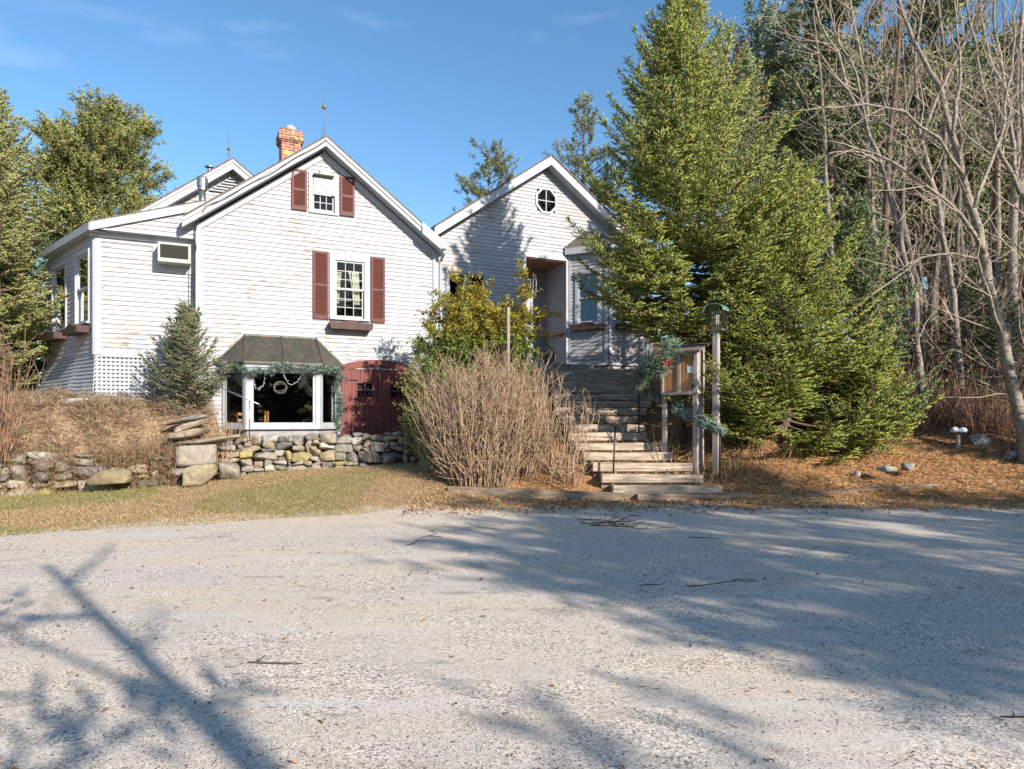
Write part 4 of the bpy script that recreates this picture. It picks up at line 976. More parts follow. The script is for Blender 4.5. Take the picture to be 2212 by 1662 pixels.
def pine(H, R0, z0, seed, nbr=60, tufts=9, needle=.22, per=16, wid=.022, cols=None, shape=None, up=.25, tuft=.18):
    """white pine: irregular rising limbs that end in soft plumes of needles"""
    rg = np.random.default_rng(seed); BW = []; TP = []; TD = []
    for i in range(nbr):
        f = (i+.5)/nbr; z = z0+(H-z0)*f; L = R0*(shape(f) if shape else (1-f)**.6*min(1, .4+2*f))*rg.uniform(.55, 1.15)+.15
        az = rg.uniform(0, 6.283); h = np.array([math.cos(az), math.sin(az), 0]); s_ = np.array([-h[1], h[0], 0]); e = up*(.6+1.4*f)+rg.normal(0, .12)
        n = max(3, int(L/.5)); ts = np.linspace(0, 1, n+1); pts = np.array([0, 0, z])+np.outer(ts, h)*L+np.outer(e*ts+.18*ts**2, [0, 0, 1])*L+np.outer(rg.normal(0, .04, n+1)*L, s_)
        for k in range(n): BW.append((pts[k], pts[k+1], (.012+.012*L)*(1-ts[k])+.01, (.012+.012*L)*(1-ts[k+1])+.008))
        for k in range(int(tufts*max(L, .6))):
            t = rg.uniform(.25, 1.05); b_ = np.array([0, 0, z])+h*L*t+np.array([0, 0, 1])*(e*t+.18*t*t)*L
            q = b_+s_*rg.normal(0, .28*L*(1.15-t)+.12)+np.array([0, 0, rg.normal(.05, .10)])+h*rg.normal(0, .15)
            TP.append(q); TD.append(unit(h*.6+(q-b_)*1.2+np.array([0, 0, .6])))
    TP = np.array(TP); TD = np.array(TD); I = np.repeat(np.arange(len(TP)), per); N = len(I)
    ax_ = rg.uniform(0, 1, N)[:, None]; P = TP[I]+TD[I]*ax_*tuft*1.4; D = TD[I]*.5+unit(rg.normal(size=(N, 3)))*.9
    c = pick(N, cols, var=.15)*(1+.22*rg.normal(0, 1, len(TP))[I])[:, None]; c = np.clip(c, .01, .5)
    return spindles(P, D, needle*rg.uniform(.6, 1.2, N), wid, c, sides=3, mid=.45), BW
def plant_pine(name, label, loc, H, tr=.2, group=None, bark='bark_g', cat='pine', **kw):
    t = thing(name, label, cat, loc, 0, group); c1, BW = pine(H=H, **kw)
    np_mesh('crown', *c1[:2], MT['needle'], t, c1[2]); m = MB(); m.tube([(.1*math.sin(z*.5), .08*math.sin(z*.4+1), z) for z in np.linspace(-.4, H-.2, 14)], [tr*(1-.95*i/13) for i in range(14)], 8)
    m.build('trunk', MT[bark], t, smooth=True); wood(BW, 'branches', 'twig', t, (.17, .13, .10), 4); return t
PG = [(.25, .26, .08), (.34, .32, .10), (.17, .20, .065), (.40, .34, .12), (.11, .15, .05)]
p = W3(232, 910, 30)
plant_pine('pine_tree', 'broad bushy pine standing behind the left roofs', (p.x, p.y, 2.5), 11.6, tr=.3, R0=2.8, z0=3.0, seed=31, nbr=120, tufts=13, per=26, needle=.26, wid=.020, cols=PG,
    shape=lambda f: (.55+.55*math.sin(min(1, f*1.35)*math.pi*.62))*(1-f**3.2*.75), up=.3, tuft=.4)
p = W3(345, 905, 36)
plant_pine('pine_tree', 'lower dull green pine top showing above the annex roof', (p.x, p.y, 2.5), 8.6, tr=.2, R0=2.6, z0=3.0, seed=33, nbr=60, tufts=9, per=14, needle=.3, wid=.035, cols=PG, tuft=.3)
RP = [(.17, .19, .07), (.24, .24, .09), (.12, .145, .06), (.28, .24, .11)]
p = W3(1262, 905, 34)
plant_pine('pine_tree', 'red pine crown rising behind the entrance gable peak', (p.x, p.y, 3.0), 14.2, tr=.2, R0=2.5, z0=6.5, seed=41, nbr=38, tufts=9, per=26, needle=.2, wid=.018, cols=RP, up=.12, tuft=.3, bark='bark_b', shape=lambda f: .75+.3*math.sin(f*6)-.65*f**3)
p = W3(1058, 905, 36)
plant_pine('pine_tree', 'small red pine top to the left of the entrance gable', (p.x, p.y, 3.0), 12.1, tr=.18, R0=1.7, z0=7.5, seed=42, nbr=28, tufts=11, per=26, needle=.2, wid=.018, cols=RP, up=.18, tuft=.3, bark='bark_b', shape=lambda f: .9-.55*f**2)
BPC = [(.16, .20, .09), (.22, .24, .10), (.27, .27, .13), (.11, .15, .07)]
for k, (x, D, top, s_, lab) in enumerate(((1635, 27, 30, 51, 'pine with grey green plumes directly right of the tallest spruce top'), (1700, 30, -10, 52, 'tall pine tip touching the upper edge between spruce and bare trees'), (1790, 33, 90, 53, 'shadowy pine behind the bare branches, left one'), (1880, 38, 150, 54, 'pine mass behind the pale bare stems'), (2010, 36, 120, 55, 'dark pine behind the thickest bare trees'), (2120, 32, 130, 56, 'dark pine behind the right edge stems'), (2215, 28, 60, 57, 'pine cut by the right edge of the view'))):
    p = W3(x, 905, D); zt = CAMZ+(910-top)/1500*D; g_ = gzs(p.x, p.y)
    plant_pine('pine_tree', lab, (p.x, p.y, g_), zt-g_, tr=.22, R0=2.1 if k < 2 else 3.0, z0=(4.5 if k < 2 else 3.5), seed=s_, nbr=75, tufts=(8 if k < 2 else 10), per=15, needle=.26, wid=.028, cols=BPC if k else [(.20, .27, .18), (.26, .29, .18)], up=.3, tuft=.28, group='pines in the woods on the right')
# orange brown cone cluster tree
p = W3(1592, 905, 22)
plant_pine('spruce_tree', 'narrow tree tip loaded with orange brown cones beside the tallest spruce', (p.x, p.y, gzs(p.x, p.y)), CAMZ+(910-120)/1500*22-gzs(p.x, p.y), tr=.1, cat='spruce', R0=.75, z0=5.5, seed=61, nbr=60, tufts=8, per=14, needle=.12, wid=.03, cols=[(.26, .12, .06), (.20, .10, .05), (.10, .10, .04)], up=-.1, tuft=.15)

# ================================================================== BARE TREES
def rot_about(d, ang, rg):
    a = rg.normal(size=3); a -= a@d*d; a /= np.linalg.norm(a); return d*math.cos(ang)+a*math.sin(ang)
def grow(out, p, d, L, r, lev, mx_, rg, step=.28, child=.5, up=.05, wob=.13, ratio=(.35, .6)):
    n = max(2, int(L/step)); st = L/n; rr = r
    for i in range(n):
        d = d+rg.normal(0, wob, 3); d[2] += up; d /= np.linalg.norm(d); q = p+d*st; r2 = r*(1-.85*(i+1)/n)+.0025
        out.append((p, q, rr, r2)); p = q; rr = r2
        if lev < mx_ and rg.random() < child: grow(out, q, rot_about(d, rg.uniform(.5, 1.1), rg), L*rg.uniform(*ratio)*(1-.35*i/n), max(rr*.6, .003), lev+1, mx_, rg, step*.85, child, up, wob*1.15, ratio)
def stems_tree(name, label, stems, seed, D0, bark='bark_p', twigs=(.5, 1.6), dens=1.2, lev=3, group=None, col=(.37, .29, .225), maxdown=.3):
    """stems: list of (pixel polyline with own depth, base radius); real limbs at real depth"""
    rg = np.random.default_rng(seed); base = W3(*stems[0][0][0], D0); gzb = gzs(base.x, base.y); t = thing(name, label, 'bare tree', (base.x, base.y, gzb), 0, group)
    r_scale = .72; o = np.array([base.x, base.y, gzb]); tw = []
    for si, (pl, r0, dd) in enumerate(stems):
        m = MB(); P = [np.array(W3(x, y, D0+dd*i/(len(pl)-1)))-o for i, (x, y) in enumerate(pl)]
        if si == 0: P[0] = np.array([P[0][0], P[0][1], -.3])
        fine = [];
        for a, b_ in zip(P[:-1], P[1:]):
            n = max(2, int(np.linalg.norm(b_-a)/.35))
            for k in range(n): fine.append(a+(b_-a)*k/n+rg.normal(0, .018, 3))
        fine.append(P[-1]); n = len(fine); rad = [r0*r_scale*(1-.82*i/(n-1))+.006 for i in range(n)]
        m.tube(fine, rad, 8); m.build('trunk' if si == 0 else 'limb', MT[bark], t, smooth=True)
        for i in range(2, n):
            k = rg.poisson(dens*.95)
            for _ in range(k):
                d = unit(fine[i]-fine[i-1]); cd = rot_about(d, rg.uniform(.6, 1.25), rg); cd[2] = max(cd[2], -maxdown)
                grow(tw, fine[i], unit(cd), rg.uniform(*twigs)*(1.2-.5*i/n), min(rad[i]*.4, .016), 1, lev, rg)
    wood(tw, 'twigs', 'twig', t, col, 3); return t
stems_tree('bare_tree', 'leaning pale barked tree whose trunk crosses the right edge', [
  ([(2218, 985), (2205, 900), (2172, 760), (2143, 649), (2112, 496), (2080, 377), (2060, 294), (2032, 190), (1989, 119), (1945, 20), (1925, -60)], .165, 1.2),
  ([(2125, 545), (2075, 460), (2000, 400), (1930, 350), (1850, 318), (1790, 305)], .05, -.6),
  ([(2160, 720), (2110, 560), (2060, 545), (1990, 560), (1920, 610), (1880, 640)], .035, -1.2),
  ([(2080, 377), (2030, 300), (1950, 245), (1870, 225), (1780, 232), (1720, 240)], .04, -.8),
  ([(2100, 450), (2160, 300), (2190, 120), (2200, -40)], .05, .8),
  ([(2060, 294), (2075, 150), (2060, -40)], .045, .5)], 71, 13.4, dens=1.5, twigs=(.5, 1.5))
stems_tree('bare_tree', 'slender pale tree curving left through the middle of the bare branches', [
  ([(1995, 800), (1975, 640), (1953, 555), (1921, 417), (1905, 357), (1870, 270), (1830, 190), (1810, 115), (1770, 48), (1750, -30)], .12, 1.0),
  ([(1905, 357), (1860, 330), (1800, 330), (1740, 350)], .035, -.8), ([(1870, 270), (1850, 160), (1800, 60), (1790, -30)], .045, .4), ([(1830, 190), (1770, 120), (1700, 80)], .03, -.3)], 72, 16.5, dens=1.6, twigs=(.6, 1.8))
stems_tree('bare_tree', 'dark straight tree with grey bark behind the slender pale one', [
  ([(2002, 800), (1985, 640), (1950, 480), (1925, 436), (1917, 250), (1912, 119), (1905, -20)], .15, .6), ([(1925, 400), (1960, 250), (1985, 100), (1990, -40)], .06, .8), ([(1917, 250), (1880, 120), (1870, -30)], .05, .3)], 73, 19, bark='bark_g', dens=1.3, twigs=(.7, 2.0))
stems_tree('bare_tree', 'multi stemmed pale tree standing nearest the right edge', [
  ([(2230, 900), (2225, 650), (2212, 436), (2187, 317), (2171, 198), (2151, 79), (2147, -40)], .12, .8), ([(2205, 420), (2150, 300), (2120, 160), (2090, 30), (2080, -50)], .06, .6), ([(2225, 600), (2212, 300), (2205, 100), (2210, -40)], .08, 0)], 74, 14.6, dens=1.4, twigs=(.6, 1.7))
stems_tree('bare_tree', 'arching pale tree leaning over the top right corner', [
  ([(2080, 830), (2060, 640), (2020, 420), (1990, 300), (1975, 160), (1990, 30), (2010, -60)], .13, .6), ([(2020, 420), (1960, 300), (1900, 260), (1840, 270)], .05, -.6), ([(1990, 300), (2040, 180), (2100, 60), (2130, -50)], .06, .5)], 75, 17.5, bark='bark_p', dens=1.6, twigs=(.7, 2.0))
bg_ = []
def bare_mesh(seed, H, r, lev=3, low=.35, dens=.55, L=(1.0, 2.6)):
    rg = np.random.default_rng(seed); pts = [np.zeros(3)-np.array([0, 0, .5])]; d = np.array([0, 0, 1.]); n = int(H/.6)
    for i in range(n): d = unit(d+rg.normal(0, .045, 3)+np.array([0, 0, .05])); pts.append(pts[-1]+d*.6)
    rad = [r*(1-.9*i/n)+.008 for i in range(n+1)]; m = MB(); m.tube(pts, rad, 7); tw = []
    for i in range(int(n*low), n+1):
        for _ in range(rg.poisson(dens*2.6)):
            grow(tw, pts[i], unit(rot_about(d, rg.uniform(.6, 1.3), rg)), rg.uniform(*L)*(1.15-.6*i/n), min(rad[i]*.4, .017), 1, lev, rg, step=.32, child=.6)
    return m, tw
def bare_proto(name, label, seed, H, r, bark, col, group, **kw):
    t = thing(name, label, 'bare tree', (0, 0, 0), 0, group); m, tw = bare_mesh(seed, H, r, **kw)
    m.build('trunk', MT[bark], t, smooth=True); wood(tw, 'twigs', 'twig', t, col, 3); return t
gL = 'leafless trees of the wood on the right'
protos = [bare_proto('bare_tree', 'leafless grey tree crowded among others in the wood behind the spruces', 80+k, 13+k*1.2, .10+.02*k, ('bark_g', 'bark_b', 'bark_p')[k], ((.34, .27, .21), (.27, .19, .14), (.38, .30, .235))[k], gL, low=(.25, .45, .3)[k]) for k in range(3)]
spots = []
rs = random.Random(5)
for k in range(24):
    x = rs.uniform(1800, 2235); D = rs.uniform(16.5, 34); spots.append((x, D))
for i, (x, D) in enumerate(spots):
    q = W3(x, 900, D); pr = protos[i % 3]
    if i < 3: pr.location = (q.x, q.y, gzs(q.x, q.y)); pr.rotation_euler = (0, 0, rs.uniform(0, 6)); o = pr
    else: o = dup(pr, (q.x, q.y, gzs(q.x, q.y)), rs.uniform(0, 6), rs.uniform(.75, 1.15))
gT = 'thin bare trunks deep in the wood'
pt = []
for k in range(3):
    t = thing('tree_trunk', 'thin straight trunk deep in the wood between the spruces and the leaning tree', 'bare tree', (0, 0, 0), 0, gT); m, tw = bare_mesh(90+k, 9+k, .065+.012*k, lev=2, low=.15, dens=.35, L=(.4, 1.2))
    m.build('trunk', MT['bark_b' if k != 1 else 'bark_g'], t, smooth=True); wood(tw, 'twigs', 'twig', t, (.30, .22, .17), 3); pt.append(t)
for i in range(75):
    x = rs.uniform(1840, 2240); D = rs.uniform(22, 46); q = W3(x, 900, D); sc = rs.uniform(.8, 1.3)
    if i < 3: o = pt[i]; o.location = (q.x, q.y, gzs(q.x, q.y)); o.rotation_euler = (0, 0, i)
    else: o = dup(pt[i % 3], (q.x, q.y, gzs(q.x, q.y)), rs.uniform(0, 6), sc)

# ================================================================== SHRUBS
def broom(name, label, base, seed, nst, H, spread, rad, col, lev=3, r0=.0058, up=.10, cat='shrub', group=None, parent_only=False, child=.36, jit=.3):
    rg = np.random.default_rng(seed); t = thing(name, label, cat, base, 0, group); tw = []
    for i in range(nst):
        a = rg.uniform(0, 6.283); rr = math.sqrt(rg.random())*rad; p = np.array([math.cos(a)*rr, math.sin(a)*rr, -.05])
        d = unit(np.array([math.cos(a)*rr/rad*spread+rg.normal(0, .10), math.sin(a)*rr/rad*spread+rg.normal(0, .10), 1.]))
        grow(tw, p, d, H*rg.uniform(.7, 1.08)*(1-.12*rr/rad), r0*rg.uniform(.7, 1.5), 1, lev, rg, step=.16, child=child, up=up, wob=.07, ratio=(.22, .42))
    a = np.array([list(s[0])+list(s[1])+[s[2], s[3]] for s in tw], float); N = len(a)
    v, f, c = segtubes(a[:, :3], a[:, 3:6], a[:, 6], a[:, 7], pick(N, col, var=.18), 3); np_mesh('stems', v, f, MT['twig'], t, c); return t, a
TAN = [(.40, .28, .185), (.33, .22, .145), (.46, .34, .23), (.26, .17, .12)]
q = W3(1035, 1050, 12.9); broom('twig_shrub', 'wide leafless tan hedge left of the steps, fullest part', (q.x, q.y, gzs(q.x, q.y)), 101, 380, 2.30, .42, .62, TAN)
q = W3(1110, 1050, 13.2); broom('twig_shrub', 'leafless tan hedge clump just left of the handrail', (q.x, q.y, gzs(q.x, q.y)), 102, 260, 2.15, .45, .42, TAN)
q = W3(1215, 1040, 12.9); broom('twig_shrub', 'thin open leafless shrub leaning over the lower steps', (q.x, q.y, gzs(q.x, q.y)), 103, 42, 1.75, .5, .32, TAN, child=.34)
q = W3(938, 1010, 13.9); broom('twig_shrub', 'leafless tan hedge end in front of the red door corner', (q.x, q.y, gzs(q.x, q.y)), 104, 100, 1.7, .2, .32, [(.36, .30, .17), (.30, .24, .14), (.42, .36, .2)])
q = W3(18, 930, 11.6); broom('twig_shrub', 'reddish brown leafless shrub at the left edge above the broken wall', (q.x-.35, q.y, gzs(q.x, q.y+1.0)-.1), 105, 90, 1.95, .25, .3, [(.30, .17, .11), (.38, .24, .16), (.24, .15, .10)], child=.3)
q = W3(470, 925, 13.9); broom('twig_shrub', 'dry stalks at the left corner of the bay window', (q.x, q.y, gzs(q.x, q.y)), 106, 60, 1.0, .45, .3, [(.36, .22, .14), (.44, .30, .19)])
for k, (x, y, D, n, h) in enumerate(((1640, 960, 12.9, 20, .6), (2010, 780, 19, 60, 1.6), (2130, 860, 16, 45, 1.5), (2190, 930, 13.8, 40, 1.2), (1940, 830, 17, 50, 1.5), (2080, 900, 15.5, 40, .9))):
    q = W3(x, y, D); broom('twig_shrub', ('few bare twigs under the low spruce boughs by the handrail foot', 'reddish brush at the foot of the wood', 'bare brush behind the twin garden light', 'dark brush around the leaning trunk', 'brush right behind the low young spruce', 'short brush left of the bluish rock')[k], (q.x, q.y, gzs(q.x, q.y)), 110+k, n, h, .6, .6, [(.22, .13, .10), (.30, .18, .12), (.16, .10, .08)], child=.3)

def leafy(name, label, base, seed, limbs, cols_fn, Ls=.05, dens=60, col_w=(.16, .12, .09), spread=.22, cat='shrub'):
    """limbs: list of (end offset, sag); leaves gather along the outer shoots"""
    rg = np.random.default_rng(seed); t = thing(name, label, cat, base); tw = []; P = []
    for e in limbs:
        e = np.array(e, float); n = 8; pts = [np.array([0, 0, -.1])+e*[s_**1.1, s_**1.1, s_**.75]+rg.normal(0, .03, 3) for s_ in np.linspace(0, 1, n+1)]
        for k in range(n): tw.append((pts[k], pts[k+1], .016*(1-k/n)+.004, .016*(1-(k+1)/n)+.004))
        for k in range(2, n+1):
            for _ in range(4):
                d = unit(pts[k]-pts[k-1]); c = rot_about(d, rg.uniform(.3, 1.2), rg); c[2] *= .6; l0 = len(tw); grow(tw, pts[k], unit(c), rg.uniform(.2, .5), .006, 1, 2, rg, step=.12, child=.3, up=.02)
                for s_ in tw[l0:]:
                    for _ in range(3): P.append(s_[0]+(s_[1]-s_[0])*rg.random()+rg.normal(0, .02, 3))
    P = np.array(P); I = rng.choice(len(P), int(dens*len(limbs)), replace=True); P = P[I]+rg.normal(0, .035, (len(I), 3))
    c = cols_fn(P, rg); nrm = rg.normal(size=(len(P), 3)); nrm[:, 2] = np.abs(nrm[:, 2])+.4
    v, f, c = leaves(P, Ls*rg.uniform(.7, 1.3, len(P)), Ls*.62, c, nrm); np_mesh('foliage', v, f, MT['leaf'], t, c)
    wood(tw, 'branches', 'twig', t, col_w, 3); return t
rg_ = np.random.default_rng(4)
q = W3(1052, 880, 14.9); b_ = np.array([q.x, q.y, gzs(q.x, q.y)]); limbs = []
for x, y, D in [(990, 600, 14.9), (965, 640, 14.7), (1015, 640, 15.1), (1050, 630, 15.2), (1085, 650, 14.9), (1120, 640, 15), (1128, 590, 15), (1175, 668, 15), (1140, 690, 14.7), (1100, 690, 14.5), (1010, 690, 14.6), (960, 690, 14.8), (925, 690, 14.9), (918, 730, 14.8), (930, 770, 14.7), (960, 760, 15.1), (985, 740, 15.3), (1000, 780, 14.7), (1050, 740, 14.5), (1100, 740, 14.8), (1130, 740, 15.1), (1040, 700, 15), (1075, 710, 14.5), (940, 660, 15.2), (1060, 665, 14.6), (995, 655, 14.5), (1110, 780, 14.9), (960, 800, 14.6), (1020, 620, 14.8), (975, 745, 14.4), (985, 790, 14.5), (955, 720, 14.3), (1010, 760, 14.2), (940, 790, 14.2), (970, 820, 14.2), (1030, 800, 14.3), (990, 710, 14.3)]:
    limbs.append(np.array(W3(x, y, D))-b_)
def ycols(P, rg):
    h = P[:, 2]+rg.normal(0, .2, len(P)); k = np.clip((h-1.85)/.4, 0, 1)[:, None]
    g = pick(len(P), [(.14, .22, .04), (.19, .27, .05), (.10, .16, .035)]); y = pick(len(P), [(.50, .38, .05), (.40, .36, .06), (.52, .29, .05), (.26, .29, .06), (.22, .27, .05)])
    return g*(1-k)+y*k
leafy('yellowing_shrub', 'layered shrub with yellow leaves on top and green leaves below, between the two gables', tuple(b_), 120, limbs, ycols, Ls=.066, dens=1500)
q = W3(925, 900, 14.3); b_ = np.array([q.x, q.y, gzs(q.x, q.y)-.2]); limbs = [np.array(W3(x, y, D))-b_ for x, y, D in [(912, 800, 14.2), (900, 830, 14.1), (935, 790, 14.3), (960, 800, 14.4), (905, 860, 14.1), (945, 830, 14.0), (895, 895, 14.1), (925, 870, 13.9), (960, 840, 14.2), (930, 815, 14.4), (970, 800, 14.4), (950, 780, 14.4), (905, 780, 14.3)]]
leafy('vine_shrub', 'green and lime leaved tangle between the red door and the tan hedge', tuple(b_), 121, limbs, lambda P, rg: pick(len(P), [(.20, .25, .05), (.34, .36, .07), (.13, .17, .05), (.40, .38, .10)]), Ls=.05, dens=1300)
q = W3(1965, 750, 20); b_ = np.array([q.x, q.y, gzs(q.x, q.y)]); limbs = [rg_.normal(0, .5, 3)+[0, 0, 1.2] for _ in range(8)]
leafy('beech_sapling', 'sapling holding rusty dead leaves at the edge of the wood', tuple(b_), 122, limbs, lambda P, rg: pick(len(P), [(.40, .18, .08), (.30, .13, .06), (.46, .24, .12)]), Ls=.09, dens=110, cat='sapling')
for k, (x, D, h) in enumerate(((2100, 18.5, 3.2), (2180, 16.5, 2.6), (2050, 21, 3.0))):
    q = W3(x, 900, D); plant_conifer('hemlock', ('dark hemlock bush behind the twin garden light', 'low dark hemlock beside the leaning trunk', 'dark hemlock bush deeper in the wood')[k], 'hemlock', (q.x, q.y, gzs(q.x, q.y)-.1), h, tr=.05,
      R0=1.5, z0=.1, seed=130+k, whorl=.28, nb=6, power=.6, e_top=30, e_bot=5, droop=.3, lift=0, sec=.13, seclen=.5, shoot=.11, wid=.016, cols=[(.08, .12, .04), (.11, .15, .05), (.06, .09, .035)], tsp=.07, gap=.15)

# ================================================================== LOW GROWTH (uncountable)
def on_ground(X, Y, dz=0): return np.stack([X, Y, gz(X, Y)+dz], 1)
def stuff(name, v, f, c, mat):
    o = np_mesh(name, v, f, MT[mat], None, c); o['kind'] = 'stuff'; return o
N = 110000; X = rng.uniform(-10.5, .6, N); Y = rng.uniform(7.2, 14.6, N); k = (Y < wallY(X)-.05)&(Y > gravY(X)-.15+.4*wob(X, Y, 2.3, 1)); X, Y = X[k], Y[k]; N = len(X)
g = (wob(X, Y, 1.3, 6) > -.1)&(X < -2.5); C_ = np.where(g[:, None], pick(N, [(.20, .20, .06), (.32, .28, .11), (.42, .33, .17), (.26, .24, .08)]), pick(N, [(.42, .30, .15), (.34, .22, .11), (.50, .38, .21)]))
v, f, c = spindles(on_ground(X, Y, -.005), np.stack([rng.normal(0, 1, N), rng.normal(0, 1, N), rng.uniform(.25, 1.4, N)], 1), rng.uniform(.03, .10, N), .0032, C_); stuff('lawn_grass', v, f, c, 'twig')
N = 42000; X = rng.uniform(-11, -5.5, N); Y = wallY(X)+rng.uniform(.0, 3.6, N)**1.0; ok = (Y-wallY(X) < 1.9)|(rng.random(N) < .35); X, Y = X[ok], Y[ok]; N = len(X)
v, f, c = spindles(on_ground(X, Y, -.02), np.stack([rng.normal(0, 1, N), rng.normal(-.35, .8, N), rng.uniform(-.1, 1.0, N)], 1), rng.uniform(.06, .26, N)*(1+.9*np.clip(wob(X, Y, 4.1, 3)+wob(X, Y, 9, 1), -.6, 1.4)), .0045, pick(N, [(.30, .20, .13), (.21, .13, .09), (.40, .29, .19), (.12, .08, .06), (.27, .22, .12)], var=.25)); stuff('dry_grass', v, f, c, 'twig')
# weeds hanging over the broken wall
N = 6500; X = rng.uniform(-9.5, -5.8, N); ctr = rng.choice([-8.0, -7.3, -7.0, -6.5, -8.9, -6.2], N); X = ctr+rng.normal(0, .22, N); Y = wallY(X)-.22+rng.uniform(-.05, .3, N); Z = gz(X, np.full(N, 0)+wallY(X)-.3)+rng.uniform(0, .75, N)
v, f, c = spindles(np.stack([X, Y, Z], 1), np.stack([rng.normal(0, .7, N), rng.normal(-.2, .3, N), rng.normal(.2, .9, N)], 1), rng.uniform(.06, .26, N), .0045, pick(N, [(.36, .23, .14), (.28, .16, .10), (.20, .11, .075), (.26, .23, .09)])); stuff('wall_weeds', v, f, c, 'twig')
N = 42000; X = rng.uniform(-1.6, 13, N); Y = rng.uniform(9.8, 17.5, N); k = (Y > gravY(X)-.5+rng.exponential(.25, N)*-1+.3)&~((X > 1.4)&(X < 3.3)&(Y > 12.1)&(X < 4.1)); X, Y = X[k], Y[k]; N = len(X)
v, f, c = leaves(on_ground(X, Y, .012), rng.uniform(.03, .085, N), rng.uniform(.015, .05, N), pick(N, [(.42, .22, .10), (.52, .32, .16), (.30, .14, .07), (.60, .42, .24), (.20, .10, .06)], var=.2), np.stack([rng.normal(0, .35, N), rng.normal(-.1, .35, N), np.ones(N)], 1)); stuff('leaf_litter', v, f, c, 'leaf')
N = 26000; X = rng.uniform(3.4, 12, N); Y = rng.uniform(10.6, 15, N); v, f, c = spindles(on_ground(X, Y, .004), np.stack([rng.normal(0, 1, N), rng.normal(0, 1, N), rng.uniform(.0, .5, N)], 1), rng.uniform(.05, .16, N), .0035, pick(N, [(.55, .32, .14), (.62, .44, .24), (.40, .20, .09)])); stuff('pine_needles', v, f, c, 'twig')
N = 3200; X = rng.uniform(-6.0, -1.5, N); Y = wallY(X)+rng.uniform(.2, .7, N); v, f, c = leaves(on_ground(X, Y, .02), .06, .035, pick(N, [(.40, .24, .12), (.30, .16, .09)])); stuff('leaf_drift', v, f, c, 'leaf')
# loose stone chips on the gravel, densest close by
N = 34000; Y = 2.3+rng.random(N)**1.5*5.5; X = rng.uniform(-1, 1, N)*Y*.85; s_ = .0022+.0055*rng.random(N)**2.5; k = Y < gravY(X)-.2; X, Y, s_ = X[k], Y[k], s_[k]; N = len(X)
v, f, c = spindles(on_ground(X, Y, .001), np.stack([rng.normal(0, 1, N), rng.normal(0, 1, N), rng.normal(0, .35, N)], 1), s_*1.9, s_*.8, pick(N, [(.36, .335, .31), (.28, .26, .24), (.42, .39, .36), (.15, .14, .135), (.30, .24, .19)], var=.18), sides=4, mid=.5); stuff('stone_chips', v, f, c, 'twig')
N = 420; Y = 2.4+rng.random(N)*8; X = rng.uniform(-1, 1, N)*Y*.8; k = Y < gravY(X); X, Y = X[k], Y[k]; N = len(X)
v, f, c = leaves(on_ground(X, Y, .01), rng.uniform(.02, .05, N), rng.uniform(.01, .03, N), pick(N, [(.34, .17, .09), (.24, .11, .07), (.42, .28, .15)]), np.stack([rng.normal(0, .3, N), rng.normal(0, .3, N), np.ones(N)], 1)); stuff('fallen_leaves', v, f, c, 'leaf')
N = 900; Y = 2.6+rng.random(N)*8.5; X = rng.uniform(-1, 1, N)*Y*.8; k = Y < gravY(X); X, Y = X[k], Y[k]; N = len(X)
v, f, c = spindles(on_ground(X, Y, .006), np.stack([rng.normal(0, 1, N), rng.normal(0, .6, N), rng.normal(0, .06, N)], 1), rng.uniform(.03, .10, N), .002, pick(N, [(.12, .10, .08), (.2, .14, .1)])); stuff('twig_bits', v, f, c, 'twig')
tg = 'fallen twigs lying on the gravel'
for k, (x, y, L, ang, lab) in enumerate(((600, 1436, .34, .05, 'forked dry twig on the gravel in the left foreground'), (1560, 1270, .62, -.35, 'longest curved twig on shaded gravel right of centre'), (1520, 1163, .35, -.6, 'short dark twig standing in a sunlit streak on the gravel'), (925, 1180, .5, .12, 'straight brown twig on gravel in front of the dry lawn'), (1345, 1135, .9, .1, 'tangle of fallen twigs at the gravel edge below the steps'), (2195, 1555, .16, -1.0, 'small dark twig by the right edge of the gravel'), (1410, 1268, .2, .05, 'tiny twig near the long curved twig'))):
    D = CAMZ/((y-910)/1500+.01); q = W3(x, y, D); t = thing('fallen_twig', lab, 'twig', (q.x, q.y, gzs(q.x, q.y)+.01), 0, tg); tw = []; rg = np.random.default_rng(200+k)
    for j in range(6 if k == 4 else 1):
        p0 = np.array([-L/2, 0, .004])+(rg.normal(0, .06, 3)*[1, 1, .2] if k == 4 else 0); a = ang+(rg.normal(0, .5) if k == 4 else 0)
        grow(tw, p0, np.array([math.cos(a), math.sin(a), .0]), L, .0038, 1, 2, rg, step=.05, child=.25, up=0, wob=.22)
    tw = [(np.array([a[0], a[1], abs(a[2])*.35+.004]), np.array([b_[0], b_[1], abs(b_[2])*.35+.004]), r1, r2) for a, b_, r1, r2 in tw]
    wood(tw, 'stick', 'twig', t, (.10, .08, .07), 4)
# ================================================================== TREES BEHIND THE CAMERA (their shade falls on the gravel)
def shade_pine(label, x, y, H, z0, R0, seed, nbr, tufts, up=.02, tuft=.3, per=12, spread=1):
    return plant_pine('pine_tree', label, (x, y, 0), H, tr=.14, R0=R0, z0=z0, seed=seed, nbr=nbr, tufts=tufts, per=per, needle=.3, wid=.03, cols=PG, up=up, tuft=tuft, shape=lambda f: .9-.6*f*f, group='roadside trees behind the viewer')
shade_pine('pine behind the viewer to the right, first of the row', 13.5, -3.8, 9.6, 4.2, 2.8, 301, 42, 10)
shade_pine('pine behind the viewer to the right, second of the row', 17.5, -3.0, 9.8, 3.6, 3.0, 302, 44, 10)
shade_pine('pine behind the viewer to the right, third of the row', 10.8, -3.6, 7.4, 4.2, 2.2, 303, 26, 10)
shade_pine('pine behind the viewer to the right, farthest of the row', 21.5, -3.6, 9.0, 3.0, 3.0, 305, 44, 10)
